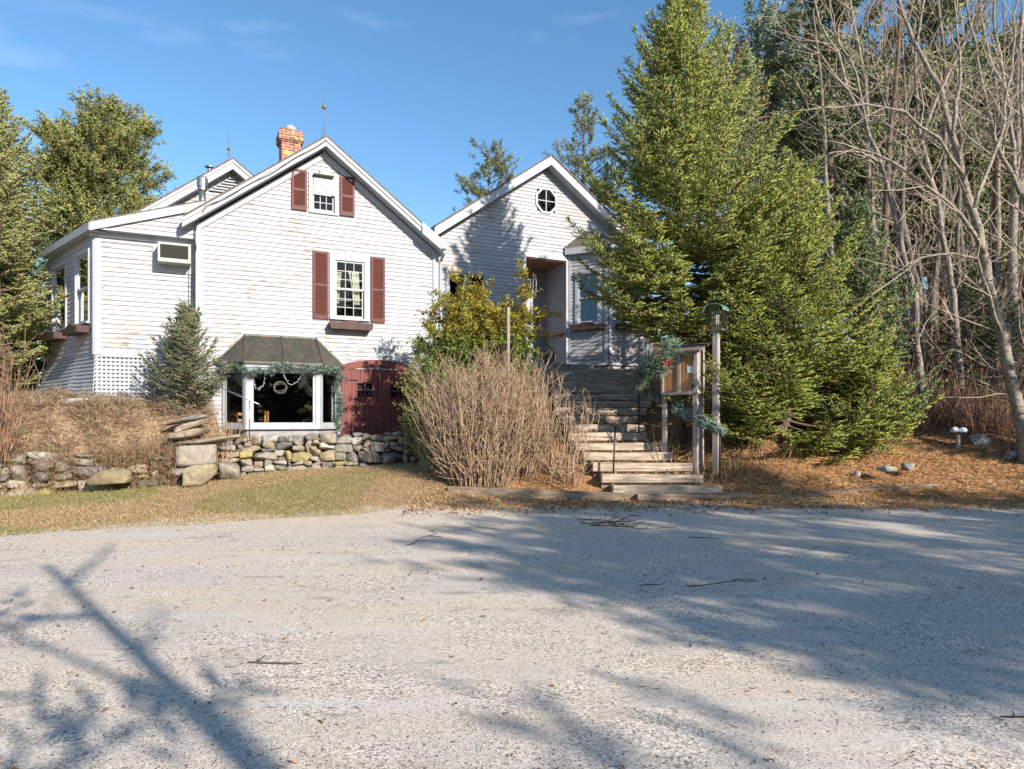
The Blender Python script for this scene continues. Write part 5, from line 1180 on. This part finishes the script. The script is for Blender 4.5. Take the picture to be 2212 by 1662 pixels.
t = thing('bare_tree', 'bare tree behind the viewer whose trunk shades the gravel', 'bare tree', (4.9, -3.75, 0), 0, 'roadside trees behind the viewer')
rg = np.random.default_rng(9); m = MB(); pts = [np.array([.03*math.sin(z), .03*math.cos(z*1.2), z]) for z in np.linspace(-.3, 6.6, 14)]; m.tube(pts, [.125*(1-.7*i/13) for i in range(14)], 8); m.build('trunk', MT['bark_g'], t, smooth=True)
tw = []
for i in (5, 6, 8, 9, 10, 11, 12): grow(tw, pts[i], unit(rot_about(np.array([0, 0, 1.]), rg.uniform(.7, 1.2), rg)), rg.uniform(1.0, 2.2), .045, 1, 3, rg, step=.3, child=.4)
wood(tw, 'twigs', 'twig', t, (.25, .2, .17), 4)

shade_pine('low pine behind the viewer, nearest to the viewer on the right', 7.9, -5.9, 5.2, 3.3, 1.5, 306, 9, 4)
shade_pine('low sparse pine right behind the viewer', 2.5, -2.7, 4.4, 3.0, .9, 307, 8, 6)
far = plant_conifer('spruce_tree', 'dense spruce of an unseen tree line added to darken the window reflections', 'spruce', (9, -30, 0), 10, tr=.2, R0=3.2, z0=.2, seed=77, whorl=.5, nb=9, power=.6, e_top=40, e_bot=0, sec=.22, seclen=.42, shoot=.3, wid=.055, cols=GC, tsp=.14, group='tree line far behind the viewer')  # unseen trees, added so the bay glass reflects dark foliage
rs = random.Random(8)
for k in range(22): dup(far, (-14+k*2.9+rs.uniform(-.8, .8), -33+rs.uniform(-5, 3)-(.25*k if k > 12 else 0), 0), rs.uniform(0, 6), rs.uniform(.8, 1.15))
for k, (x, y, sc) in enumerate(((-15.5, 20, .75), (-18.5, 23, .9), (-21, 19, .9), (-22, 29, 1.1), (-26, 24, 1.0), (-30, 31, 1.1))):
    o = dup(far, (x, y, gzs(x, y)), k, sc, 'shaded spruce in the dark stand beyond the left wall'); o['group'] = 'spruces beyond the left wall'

for k, (x, y, sc) in enumerate(((15.5, 8.0, .8), (18.5, 11.5, .9), (20.5, 16, 1.0), (22, 8, 1.0))):
    o = dup(far, (x, y, gzs(x, y)), k, sc, 'spruce just beyond the right edge of the view'); o['group'] = 'spruces beyond the right edge'

rs = random.Random(21)
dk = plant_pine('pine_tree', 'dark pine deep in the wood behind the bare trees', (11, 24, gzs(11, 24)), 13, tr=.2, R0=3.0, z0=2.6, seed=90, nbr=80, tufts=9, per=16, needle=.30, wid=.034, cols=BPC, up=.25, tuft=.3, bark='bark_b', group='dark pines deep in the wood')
for k in range(8):
    x = 1800+k*55+rs.uniform(-15, 15); D = rs.uniform(27, 42); q = W3(x, 900, D); dup(dk, (q.x, q.y, gzs(q.x, q.y)), rs.uniform(0, 6), rs.uniform(.8, 1.25))
N = 9000; Y = rng.uniform(14.8, 27, N); X = Y*rng.uniform(.50, .80, N); v, f, c = spindles(on_ground(X, Y, -.05), np.stack([rng.normal(0, .35, N), rng.normal(0, .35, N), np.ones(N)], 1), rng.uniform(.2, 1.1, N), .006, pick(N, [(.16, .09, .06), (.24, .14, .09), (.10, .065, .05), (.30, .2, .13)], var=.2)); stuff('forest_brush', v, f, c, 'twig')
for k, (x, y, D, n, h) in enumerate(((1415, 915, 14.3, 22, .55), (1500, 990, 12.9, 26, .5), (1450, 950, 13.6, 24, .6), (1590, 1000, 12.8, 26, .4))):
    q = W3(x, y, D); broom('dry_weeds', ('dry weeds beside the upper post of the garlanded handrail', 'dry weeds between the cabinet post and the lower steps', 'dry weeds under the notice cabinet', 'dry weeds at the foot of the garlanded handrail')[k], (q.x, q.y, gzs(q.x, q.y)), 140+k, n, h, .6, .35, [(.40, .26, .15), (.30, .20, .10), (.30, .27, .11)], cat='weeds')

# ================================================================== STEPS, RAILS, KERBS
MT['kerbwood'] = M('stained_kerb_timber', (.30, .225, .165), (.12, .085, .06), .9, 6, sc3=(.5, 3, 3), bs=.6, bd=.02, detail=8)
steps = thing('timber_steps', 'long flight of weathered timber steps climbing to the entry porch', 'steps', (2.6, 12.15, .12))
LX = [1325, 1300, 1280, 1260, 1242, 1228, 1216, 1206, 1200, 1196, 1190, 1180, 1172, 1164, 1158]
RXX = [1563, 1521, 1497, 1455, 1436, 1398, 1394, 1384, 1398, 1408, 1412, 1410, 1405, 1400, 1396]
off = Vector((2.6, 12.15, .12))
MT['tread'] = M('packed_earth_tread', (.30, .22, .15), (.16, .11, .075), .95, 22, bs=.7, bd=.02, detail=8)
for i in range(15):
    y = 12.15+.43*i; z = .12+.180*(i+1); xl = (LX[i]-1106)/1500*y; xr = (RXX[i]-1106)/1500*y
    m = MB(); j = random.uniform(-.012, .012); n = 7; dy = random.uniform(-.02, .02); sg_ = .05 if i == 0 else .015
    n = 12; yw = random.uniform(-.02, .02)
    for k in range(n+1):
        t_ = k/n; a = xl+(xr-xl)*t_-off.x; yy = y+dy+sg_*(2*t_-1)**2*2-off.y+yw*math.sin(t_*5)+random.uniform(-.003, .003); zt_ = z+j-off.z+random.uniform(-.004, .004)+.01*math.sin(t_*4+i)
        m.v += [(a, yy, z-.158-off.z), (a, yy+.17, z-.158-off.z), (a, yy+.17, zt_), (a, yy, zt_)]
    for k in range(n):
        for q_ in range(4): m.f.append((k*4+q_, k*4+(q_+1) % 4, k*4+4+(q_+1) % 4, k*4+4+q_))
    m.f.append((3, 2, 1, 0)); m.f.append((n*4, n*4+1, n*4+2, n*4+3))
    m.build('step', MT['timber'], steps, bev=.012)
    m = MB(); m.box(xl+.01-off.x, xr-.01-off.x, y+.12-off.y, y+.52-off.y, z-.3-off.z, z-.015-off.z); m.build('tread', MT['tread'], steps)
def beam(name, label, a, b_, w_, h, mat='timber', cat='timber', group=None, up=(0, 0, 1)):
    c = (Vector(a)+Vector(b_))/2; m = MB(); m.bar(Vector(a)-c, Vector(b_)-c, w_, h, up); o = m.build(name, MT[mat], None, bev=.01); o.location = c; return tag(o, label, cat, group)
kg = 'timber kerbs along the gravel edge'
def G(x, D, dz=0): X = (x-1106)/1500*D; return (X, D, gzs(X, D)+dz)
beam('kerb_timber', 'weathered kerb timber in front of the tan hedge, left of the steps', G(968, 12.15, .01), G(1376, 11.75, .03), .15, .15, 'kerbwood', group=kg)
beam('kerb_timber', 'short pale kerb timber directly below the lowest step', G(1374, 11.62, .035), G(1622, 11.85, .0), .15, .15, 'kerbwood', group=kg)
beam('kerb_timber', 'half buried edging timber in the needles below the bright green spruce', G(1735, 11.9, -.04), G(2020, 12.3, -.025), .14, .12, 'kerbwood', group=kg)
tgp = 'old timbers edging the terrace below the lattice'
beam('edging_timber', 'dark old terrace timber left of the others below the lattice', G(168, 14.1, .03), G(242, 14.15, .03), .16, .14, 'timber_d', group=tgp)
beam('edging_timber', 'middle terrace timber with a raised end below the lattice', G(258, 14.25, .05), G(330, 14.35, .03), .16, .13, 'timber_d', group=tgp)
beam('edging_timber', 'terrace timber running to the foot of the small open spruce', G(326, 14.5, .03), G(408, 14.55, .03), .16, .12, 'timber_d', group=tgp)
q = W3(122, 849, 15.4); dp = MB(); dp.tube([(-.17, 0, 0), (.17, 0, 0)], .075, 12)
for k in range(7): dp.tube([(-.16+k*.052, 0, 0), (-.14+k*.052, 0, 0)], .083, 12)
o = dp.build('drain_pipe', MT['black']); o.location = (q.x, q.y, gzs(q.x, q.y)+.07); o.rotation_euler = (0, 0, .3); tag(o, 'short black corrugated drain pipe lying against the left lattice', 'pipe')
q = W3(1852, 1003, 12.6); m = MB(); m.lathe((0, 0, -.1), [(.06, 0), (.05, .16), (.045, .2)], 10); o = m.build('stump', MT['grey_wood']); o.location = (q.x, q.y, gzs(q.x, q.y)); tag(o, 'tiny sawn stump under the bright green spruce', 'stump')

def rail(name, label, pts_top, posts, r=.018, extra=None, mat='black'):
    o0 = Vector(posts[0][1]); t = thing(name, label, 'handrail', o0)
    m = MB(); m.tube([Vector(p)-o0 for p in pts_top], r, 7); m.build('top_rail', MT[mat], t, smooth=True)
    for a, b_ in posts:
        m = MB(); m.tube([Vector(a)-o0, Vector(b_)-o0], r*.95, 7); m.build('post', MT[mat], t, smooth=True)
    if extra:
        for e_ in extra: m = MB(); m.tube([Vector(p)-o0 for p in e_], r*.6, 6); m.build('scroll', MT[mat], t, smooth=True)
    return t
def Wd(x, y, D): return tuple(W3(x, y, D))
pts = [Wd(1376, 822, 14.4), Wd(1384, 829, 14.3), Wd(1470, 880, 13.4), Wd(1557, 924, 12.65), Wd(1566, 932, 12.62)]
rail('handrail', 'black iron handrail wound with green garland at the right side of the steps', pts, [(Wd(1380, 830, 14.3), Wd(1380, 935, 14.3)), (Wd(1555, 925, 12.65), Wd(1555, 1032, 12.65))])
pts = [Wd(1176, 852, 14.6), Wd(1250, 885, 13.7), Wd(1329, 921, 12.75), Wd(1341, 927, 12.62), Wd(1346, 933, 12.6)]
sp_ = [Wd(1318+9*math.cos(a)*(1-a/14), 932+9*math.sin(a)*(1-a/14), 12.85) for a in np.linspace(1.5, 8.5, 18)]
rail('handrail', 'black iron handrail with a small scroll on the left side of the steps', pts, [(Wd(1329, 921, 12.75), Wd(1324, 1040, 12.75)), (Wd(1178, 854, 14.55), Wd(1178, 940, 14.55))], extra=[sp_])
pts = [Wd(1150, 716, 19.2), Wd(1194, 756, 18.2), Wd(1199, 762, 18.15)]
rail('handrail', 'thin iron handrail beside the entry porch floor', pts, [(Wd(1196, 758, 18.2), Wd(1197, 800, 18.2))], r=.017, extra=[[Wd(1195, 764, 18.2), Wd(1148, 806, 18.9)]])
pts = [Wd(396, 800, 14.2), Wd(432, 819, 14.1), Wd(500, 848, 13.95), Wd(560, 874, 13.8)]
rail('handrail', 'thin grey handrail slanting across the bay window', pts, [(Wd(422, 815, 14.15), Wd(422, 890, 14.15)), (Wd(539, 866, 13.85), Wd(539, 950, 13.85))], r=.011, mat='steel')
beam('garden_post', 'slim weathered post rising in front of the yellowing shrub', W3(1098, 664, 14.25), G(1099, 14.25, -.2), .055, .055, 'grey_wood', 'post', up=(0, 1, 0))

# ================================================================== NOTICE CABINET AND FEEDER
q = W3(1467, 852, 13.3); cz_ = q.z; g0 = gzs(q.x, q.y); cab = thing('notice_cabinet', 'weathered wooden notice cabinet with two honey coloured doors on posts beside the steps', 'cabinet', (q.x, q.y, g0), R(-38.6))
z0, z1 = cz_-g0, cz_-g0+.80; hw, dp_ = .37, .34
m = MB(); m.box(-hw, hw, 0, dp_, z0, z0+.04); m.box(-hw, hw, dp_-.02, dp_, z0+.04, z1); m.box(-hw, hw, 0, dp_-.02, z1-.04, z1); m.box(hw-.02, hw, 0, dp_-.02, z0+.04, z1-.04); m.box(-hw, -hw+.02, 0, dp_-.02, z0+.04, z1-.04)
m.build('case', MT['grey_wood'], cab)
for (a, b_) in ((-hw+.06, -.035), (.035, hw-.075)):
    m = MB(); m.box(a, b_, -.010, -.001, z0+.05, z1-.07); m.build('door', MT['warmply'], cab)
for (a, b_, c, d) in ((-hw, -hw+.058, z0, z1), (-.033, .033, z0, z1-.05), (hw-.073, hw+.005, z0, z1), ):
    m = MB(); m.box(a, b_, -.028, -.001, c, d); m.build('stile', MT['grey_wood'], cab, bev=.004)
for (c, d) in ((z0-.01, z0+.055), (z1-.075, z1-.01)):
    m = MB(); m.box(-hw+.06, hw-.075, -.022, -.002, c, d); m.build('cross_rail', MT['grey_wood'], cab)
m = MB(); m.hexa([(-hw-.10, -.12, z1-.02), (hw+.10, -.12, z1-.02), (hw+.10, dp_+.06, z1+.16), (-hw-.10, dp_+.06, z1+.16), (-hw-.10, -.12, z1+.015), (hw+.10, -.12, z1+.015), (hw+.10, dp_+.06, z1+.195), (-hw-.10, dp_+.06, z1+.195)]); m.build('roof', MT['timber_d'], cab)
m = MB(); m.prism([(0, z1), (dp_, z1), (dp_, z1+.13), (0, z1+.02)], 0, .02); 
for v_ in range(len(m.v)): x_, y_, zz = m.v[v_]; m.v[v_] = (hw-.001-y_, x_, zz)
m.build('gable_board', MT['grey_wood'], cab)
m = MB(); m.box(.17, .285, -.016, -.0115, z0+.40, z0+.53); m.build('note', MT['paper'], cab)
for zz in (z0+.10, z1-.16):
    m = MB(); m.box(hw-.10, hw-.055, -.034, -.0285, zz, zz+.085); m.build('hinge', MT['black'], cab)
for a, b_ in ((-hw+.0, .02), (hw-.10, .0), (hw-.10, dp_-.1)):
    m = MB(); m.box(a, a+.09, b_, b_+.09, -.45, z0-.001); m.build('post', MT['grey_wood'], cab, bev=.005)
q = W3(1547, 800, 13.0); g0 = gzs(q.x, q.y); fd = thing('bird_feeder', 'caged bird feeder with a curved green roof on a tall grey post', 'bird feeder', (q.x, q.y, g0), R(-38))
zt = CAMZ+(910-716)/1500*13.0-g0
m = MB(); m.box(-.055, .055, -.055, .055, -.3, zt); m.build('post', MT['grey_wood'], fd, bev=.006)
m = MB(); m.box(-.16, .16, -.13, .13, zt, zt+.03); m.build('tray', MT['timber_d'], fd)
m = MB()
for k in range(9):
    for s_ in (-1, 1): m.tube([(-.15+.0375*k, s_*.12, zt+.03), (-.15+.0375*k, s_*.12, zt+.40)], .0045, 5)
for k in range(7):
    for s_ in (-1, 1): m.tube([(s_*.15, -.12+.04*k, zt+.03), (s_*.15, -.12+.04*k, zt+.40)], .0045, 5)
for zz in (.1, .2, .3):
    for a, b_ in (((-.15, -.12), (.15, -.12)), ((.15, -.12), (.15, .12)), ((.15, .12), (-.15, .12)), ((-.15, .12), (-.15, -.12))): m.tube([(a[0], a[1], zt+zz), (b_[0], b_[1], zt+zz)], .0035, 4)
m.build('wire_cage', MT['black'], fd)
m = MB(); m.lathe((0, 0, zt+.03), [(.055, 0), (.055, .34), (.02, .36)], 10); m.build('seed_tube', MT['grey_wood'], fd)
m = MB(); n = 10; a_ = [(.19*math.cos(math.pi*k/n), zt+.37+.13*math.sin(math.pi*k/n)) for k in range(n+1)]
for k in range(n): p_, r_ = a_[k], a_[k+1]; m.hexa([(p_[0], -.16, p_[1]), (r_[0], -.16, r_[1]), (r_[0], .16, r_[1]), (p_[0], .16, p_[1]), (p_[0], -.16, p_[1]+.012), (r_[0], -.16, r_[1]+.012), (r_[0], .16, r_[1]+.012), (p_[0], .16, p_[1]+.012)])
m.build('roof', MT['greenmetal'], fd)

# ================================================================== GARLANDS, WREATH, CHAIRS, LANTERN
GC_ = [(.10, .17, .12), (.15, .22, .17), (.07, .13, .08), (.30, .36, .33)]
def garland(name, label, path, r, dens, cols=GC_, cat='garland', L=.10, wid=.006):
    path = np.array([list(p) for p in path], float); seg = np.linalg.norm(np.diff(path, axis=0), axis=1); cum = np.concatenate([[0], np.cumsum(seg)]); N = int(cum[-1]*dens)
    s_ = rng.uniform(0, cum[-1], N); P = np.stack([np.interp(s_, cum, path[:, k]) for k in range(3)], 1); o = path[0]
    dr_ = unit(rng.normal(size=(N, 3))); P = P+dr_*r*.3*rng.random((N, 1))+rng.normal(0, .3*r, (64, 3))[(s_*11).astype(int) % 64]; v, f, c = spindles(P-o, dr_, L*rng.uniform(.6, 1.2, N)*r/.07, wid, pick(N, cols, var=.2)); g = np_mesh(name, v, f, MT['needle'], None, c); g.location = tuple(o); return tag(g, label, cat)
def B(x, y, yo): lx, lz = F(x, y, yo); return tuple(loc2w(lx, yo, lz))
def C6(x, y): return (461.6+.1432*x, 706.8+.1432*y)
gp = []
for (x, y), yo in zip([(70, 590), (250, 610), (470, 655), (560, 660), (700, 690), (850, 665), (980, 620), (1070, 585), (1200, 610), (1340, 635), (1500, 630), (1640, 620), (1740, 640), (1870, 650), (1885, 760), (1870, 900), (1895, 1100), (1880, 1300), (1870, 1450), (1870, 1540)], [-.2, -.4, -.70, -.76]+[-.76]*8+[-.6, -.35, -.12, -.1, -.1, -.1, -.1, -.1]): gp.append(B(*C6(x, y), yo))
garland('garland', 'green pine garland draped around the top and right side of the bay window', gp, .088, 800)
t = thing('string_lights', 'loops of unlit white icicle lights hanging in the bay window', 'lights', B(*C6(620, 900), -.66)); o0 = Vector(t.location); tc_ = []
m = MB()
for line in ([(780, 680), (760, 820), (745, 880), (700, 935), (655, 910)], [(1040, 640), (1080, 760), (1125, 855), (1190, 870), (1270, 820), (1310, 760), (1350, 680)], [(600, 720), (615, 860), (640, 940)]):
    P_ = [Vector(B(*C6(*p), -.66)) for p in line]; m.tube([p-o0 for p in P_], .0022, 5)
    for a, b_ in zip(P_[:-1], P_[1:]):
        for k in range(3): c_ = a+(b_-a)*(k/3)-o0; m.tube([c_, c_+Vector((random.uniform(-.04, .04), 0, random.uniform(-.03, .03)))], [.002, .0055], 5)
m.build('bulbs', MT['bulb'], t)
wr = thing('wreath', 'round grapevine wreath hanging behind the middle pane of the bay window', 'wreath', B(*C6(1003, 912), -.50), TH); m = MB()
for k in range(7):
    ph = random.uniform(0, 6); a1, a2 = random.uniform(.85, 1.08), random.uniform(.5, 1.05) if k > 3 else 1; m.tube([(math.cos(t_)*.135*a1+random.uniform(-.005, .005), .02*math.sin(3*t_+ph), math.sin(t_+.3*(a2 < .9))*.135*a2) for t_ in np.linspace(0, 6.4, 22)], .007, 5)
m.build('vines', MT['wreath'], wr)
def chair(name, label, lx, ly, rz):
    t = thing(name, label, 'chair', loc2w(lx, ly, .76), TH+rz)
    m = MB(); m.box(-.21, .21, -.2, .2, .43, .46); m.build('seat', MT['oak'], t)
    for x_, y_, h_ in ((-.19, -.18, .43), (.19, -.18, .43), (-.19, .18, .93), (.19, .18, .93)): m = MB(); m.box(x_-.018, x_+.018, y_-.018, y_+.018, 0, h_); m.build('leg', MT['oak'], t)
    for zz in (.55, .68, .82):
        m = MB(); m.prism([(-.17, zz), (.17, zz), (.17, zz+.05), (.06, zz+.065), (0, zz+.055), (-.06, zz+.065), (-.17, zz+.05)], .172, .188); m.build('back_slat', MT['oak'], t)
    return t
chair('wooden_chair', 'oak ladder back chair seen through the left pane of the bay window', -6.80, .10, .12)
chair('wooden_chair', 'oak chair whose slanted back post shows in the middle pane of the bay window', -5.92, .62, 1.3)
lx, lz = F(1152, 592, 1.3); ln = thing('hanging_lantern', 'white framed glass lantern with a red brown cap hanging in the entry porch', 'lantern', loc2w(lx, 1.3, lz-.62), TH)
m = MB()
for a in range(6): c_, s_ = math.cos(a*math.pi/3), math.sin(a*math.pi/3); m.tube([(.07*c_, .07*s_, 0), (.10*c_, .10*s_, .18), (.10*c_, .10*s_, .42), (.07*c_, .07*s_, .5)], .009, 5)
m.lathe((0, 0, -.03), [(.03, 0), (.08, .03)], 6); m.build('frame', MT['white'], ln)
m = MB(); m.lathe((0, 0, .5), [(.10, 0), (.11, .02), (.04, .11), (.015, .15)], 8); m.build('cap', MT['brown'], ln)
m = MB(); m.lathe((0, 0, 0), [(.06, 0), (.09, .18), (.09, .42), (.06, .5)], 12); m.build('glass', MT['glass'], ln)
m = MB(); m.tube([(0, 0, .6), (0, 0, 6.03-lz+.62)], .008, 5); m.build('chain', MT['black'], ln)
lx, lz = F(1184, 780, .45); m = MB(); m.lathe((0, 0, 0), [(.10, 0), (.15, .26), (.165, .27), (.165, .31), (.14, .31), (.13, .27)], 14); o = m.build('flower_pot', MT['clay'], None, smooth=True); o.location = loc2w(lx, .45, 3.0); tag(o, 'brown empty flower pot on the entry porch floor', 'flower pot')
# garland along the handrail and the big spray by the cabinet
garland('garland', 'frosted green garland wound along the right handrail of the steps', [W3(1380, 834, 14.3), W3(1400, 850, 14.05), W3(1440, 868, 13.7), W3(1480, 892, 13.3), W3(1520, 912, 12.95), W3(1562, 934, 12.62)], .09, 800, cols=[(.22, .33, .26), (.26, .38, .33), (.12, .20, .15), (.45, .55, .52)])
sw = garland('evergreen_spray', 'large evergreen spray with a red ribbon at the left of the notice cabinet', [W3(1462, 748, 12.95), W3(1440, 758, 12.95), W3(1425, 775, 12.95), W3(1432, 800, 12.9), W3(1415, 800, 12.95), W3(1395, 790, 13.2), W3(1382, 810, 13.6), W3(1386, 835, 14.0)], .15, 900, cols=[(.12, .19, .11), (.18, .25, .14), (.08, .13, .08), (.26, .33, .26)], cat='evergreen spray', L=.10, wid=.006)
m = MB(); c_ = Vector(W3(1441, 786, 12.8))-Vector(sw.location)
for a in range(5): an = a*1.25; m.quad(c_, c_+Vector((.09*math.cos(an), .0, .09*math.sin(an))), c_+Vector((.11*math.cos(an+.35), -.03, .11*math.sin(an+.35))), c_+Vector((.06*math.cos(an+.6), -.04, .06*math.sin(an+.6))))
MT['ribbon'] = M('red_ribbon', (.45, .04, .04), (.35, .03, .03), .4, 6, bs=0); m.build('ribbon', MT['ribbon'], sw)
q = G(2070, 14.2); gl_ = thing('garden_light', 'twin headed garden light with pale domes on a short white post at the wood edge', 'garden light', q)
m = MB(); m.lathe((0, 0, -.1), [(.035, 0), (.035, .34), (.02, .37)], 10); m.build('post', MT['cream'], gl_)
for dx in (-.085, .085):
    m = MB(); m.tube([(0, 0, .25), (dx, -.02, .33)], .012, 6); m.build('arm', MT['steel'], gl_)
    m = MB(); m.lathe((dx, -.03, .33), [(.075, 0), (.085, .03), (.075, .07), (.045, .10), (.005, .115)], 14); m.build('shade', MT['bulb'], gl_, smooth=True)
def rosette(name, label, x, y, D, s_):
    q = W3(x, y, D); v_ = MB(); o = (q.x, q.y, gzs(q.x, q.y))
    for k in range(11):
        a = k*2.4; l_ = s_*random.uniform(.6, 1); e_ = random.uniform(.3, .9); c_, sn = math.cos(a), math.sin(a); w_ = l_*.22
        v_.quad((0, 0, 0), (c_*l_*.5-sn*w_, sn*l_*.5+c_*w_, l_*e_*.6), (c_*l_, sn*l_, l_*e_*.7), (c_*l_*.5+sn*w_, sn*l_*.5-c_*w_, l_*e_*.6))
    m_ = v_.build(name, MT['mullein']); m_.location = o; return tag(m_, label, 'plant')
MT['mullein'] = M('woolly_leaf', (.38, .42, .24), (.24, .28, .13), .8, 12, bs=.3)
rosette('mullein_plant', 'pale green woolly leaved plant at the left edge of the bank', 35, 945, 12.7, .24); rosette('mullein_plant', 'pale green woolly leaved plant above the broken wall, right one', 405, 960, 13.3, .2); rosette('mullein_plant', 'yellowing woolly leaved plant in the gap of the broken wall', 205, 962, 12.75, .2)

P_ = []
for i in range(15):
    y = 12.15+.43*i; z = .12+.180*(i+1); xl = (LX[i]-1106)/1500*y; xr = (RXX[i]-1106)/1500*y; k = 170
    P_.append(np.stack([rng.uniform(xl+.03, xr-.03, k), y+.05+rng.random(k)**.7*.40, np.full(k, z+.006)], 1))
P_ = np.concatenate(P_); N = len(P_); v, f, c = leaves(P_, rng.uniform(.03, .07, N), rng.uniform(.02, .045, N), pick(N, [(.42, .22, .10), (.30, .14, .07), (.52, .34, .18)], var=.2), np.stack([rng.normal(0, .4, N), rng.normal(-.1, .4, N), np.ones(N)], 1)); stuff('step_litter', v, f, c, 'leaf')
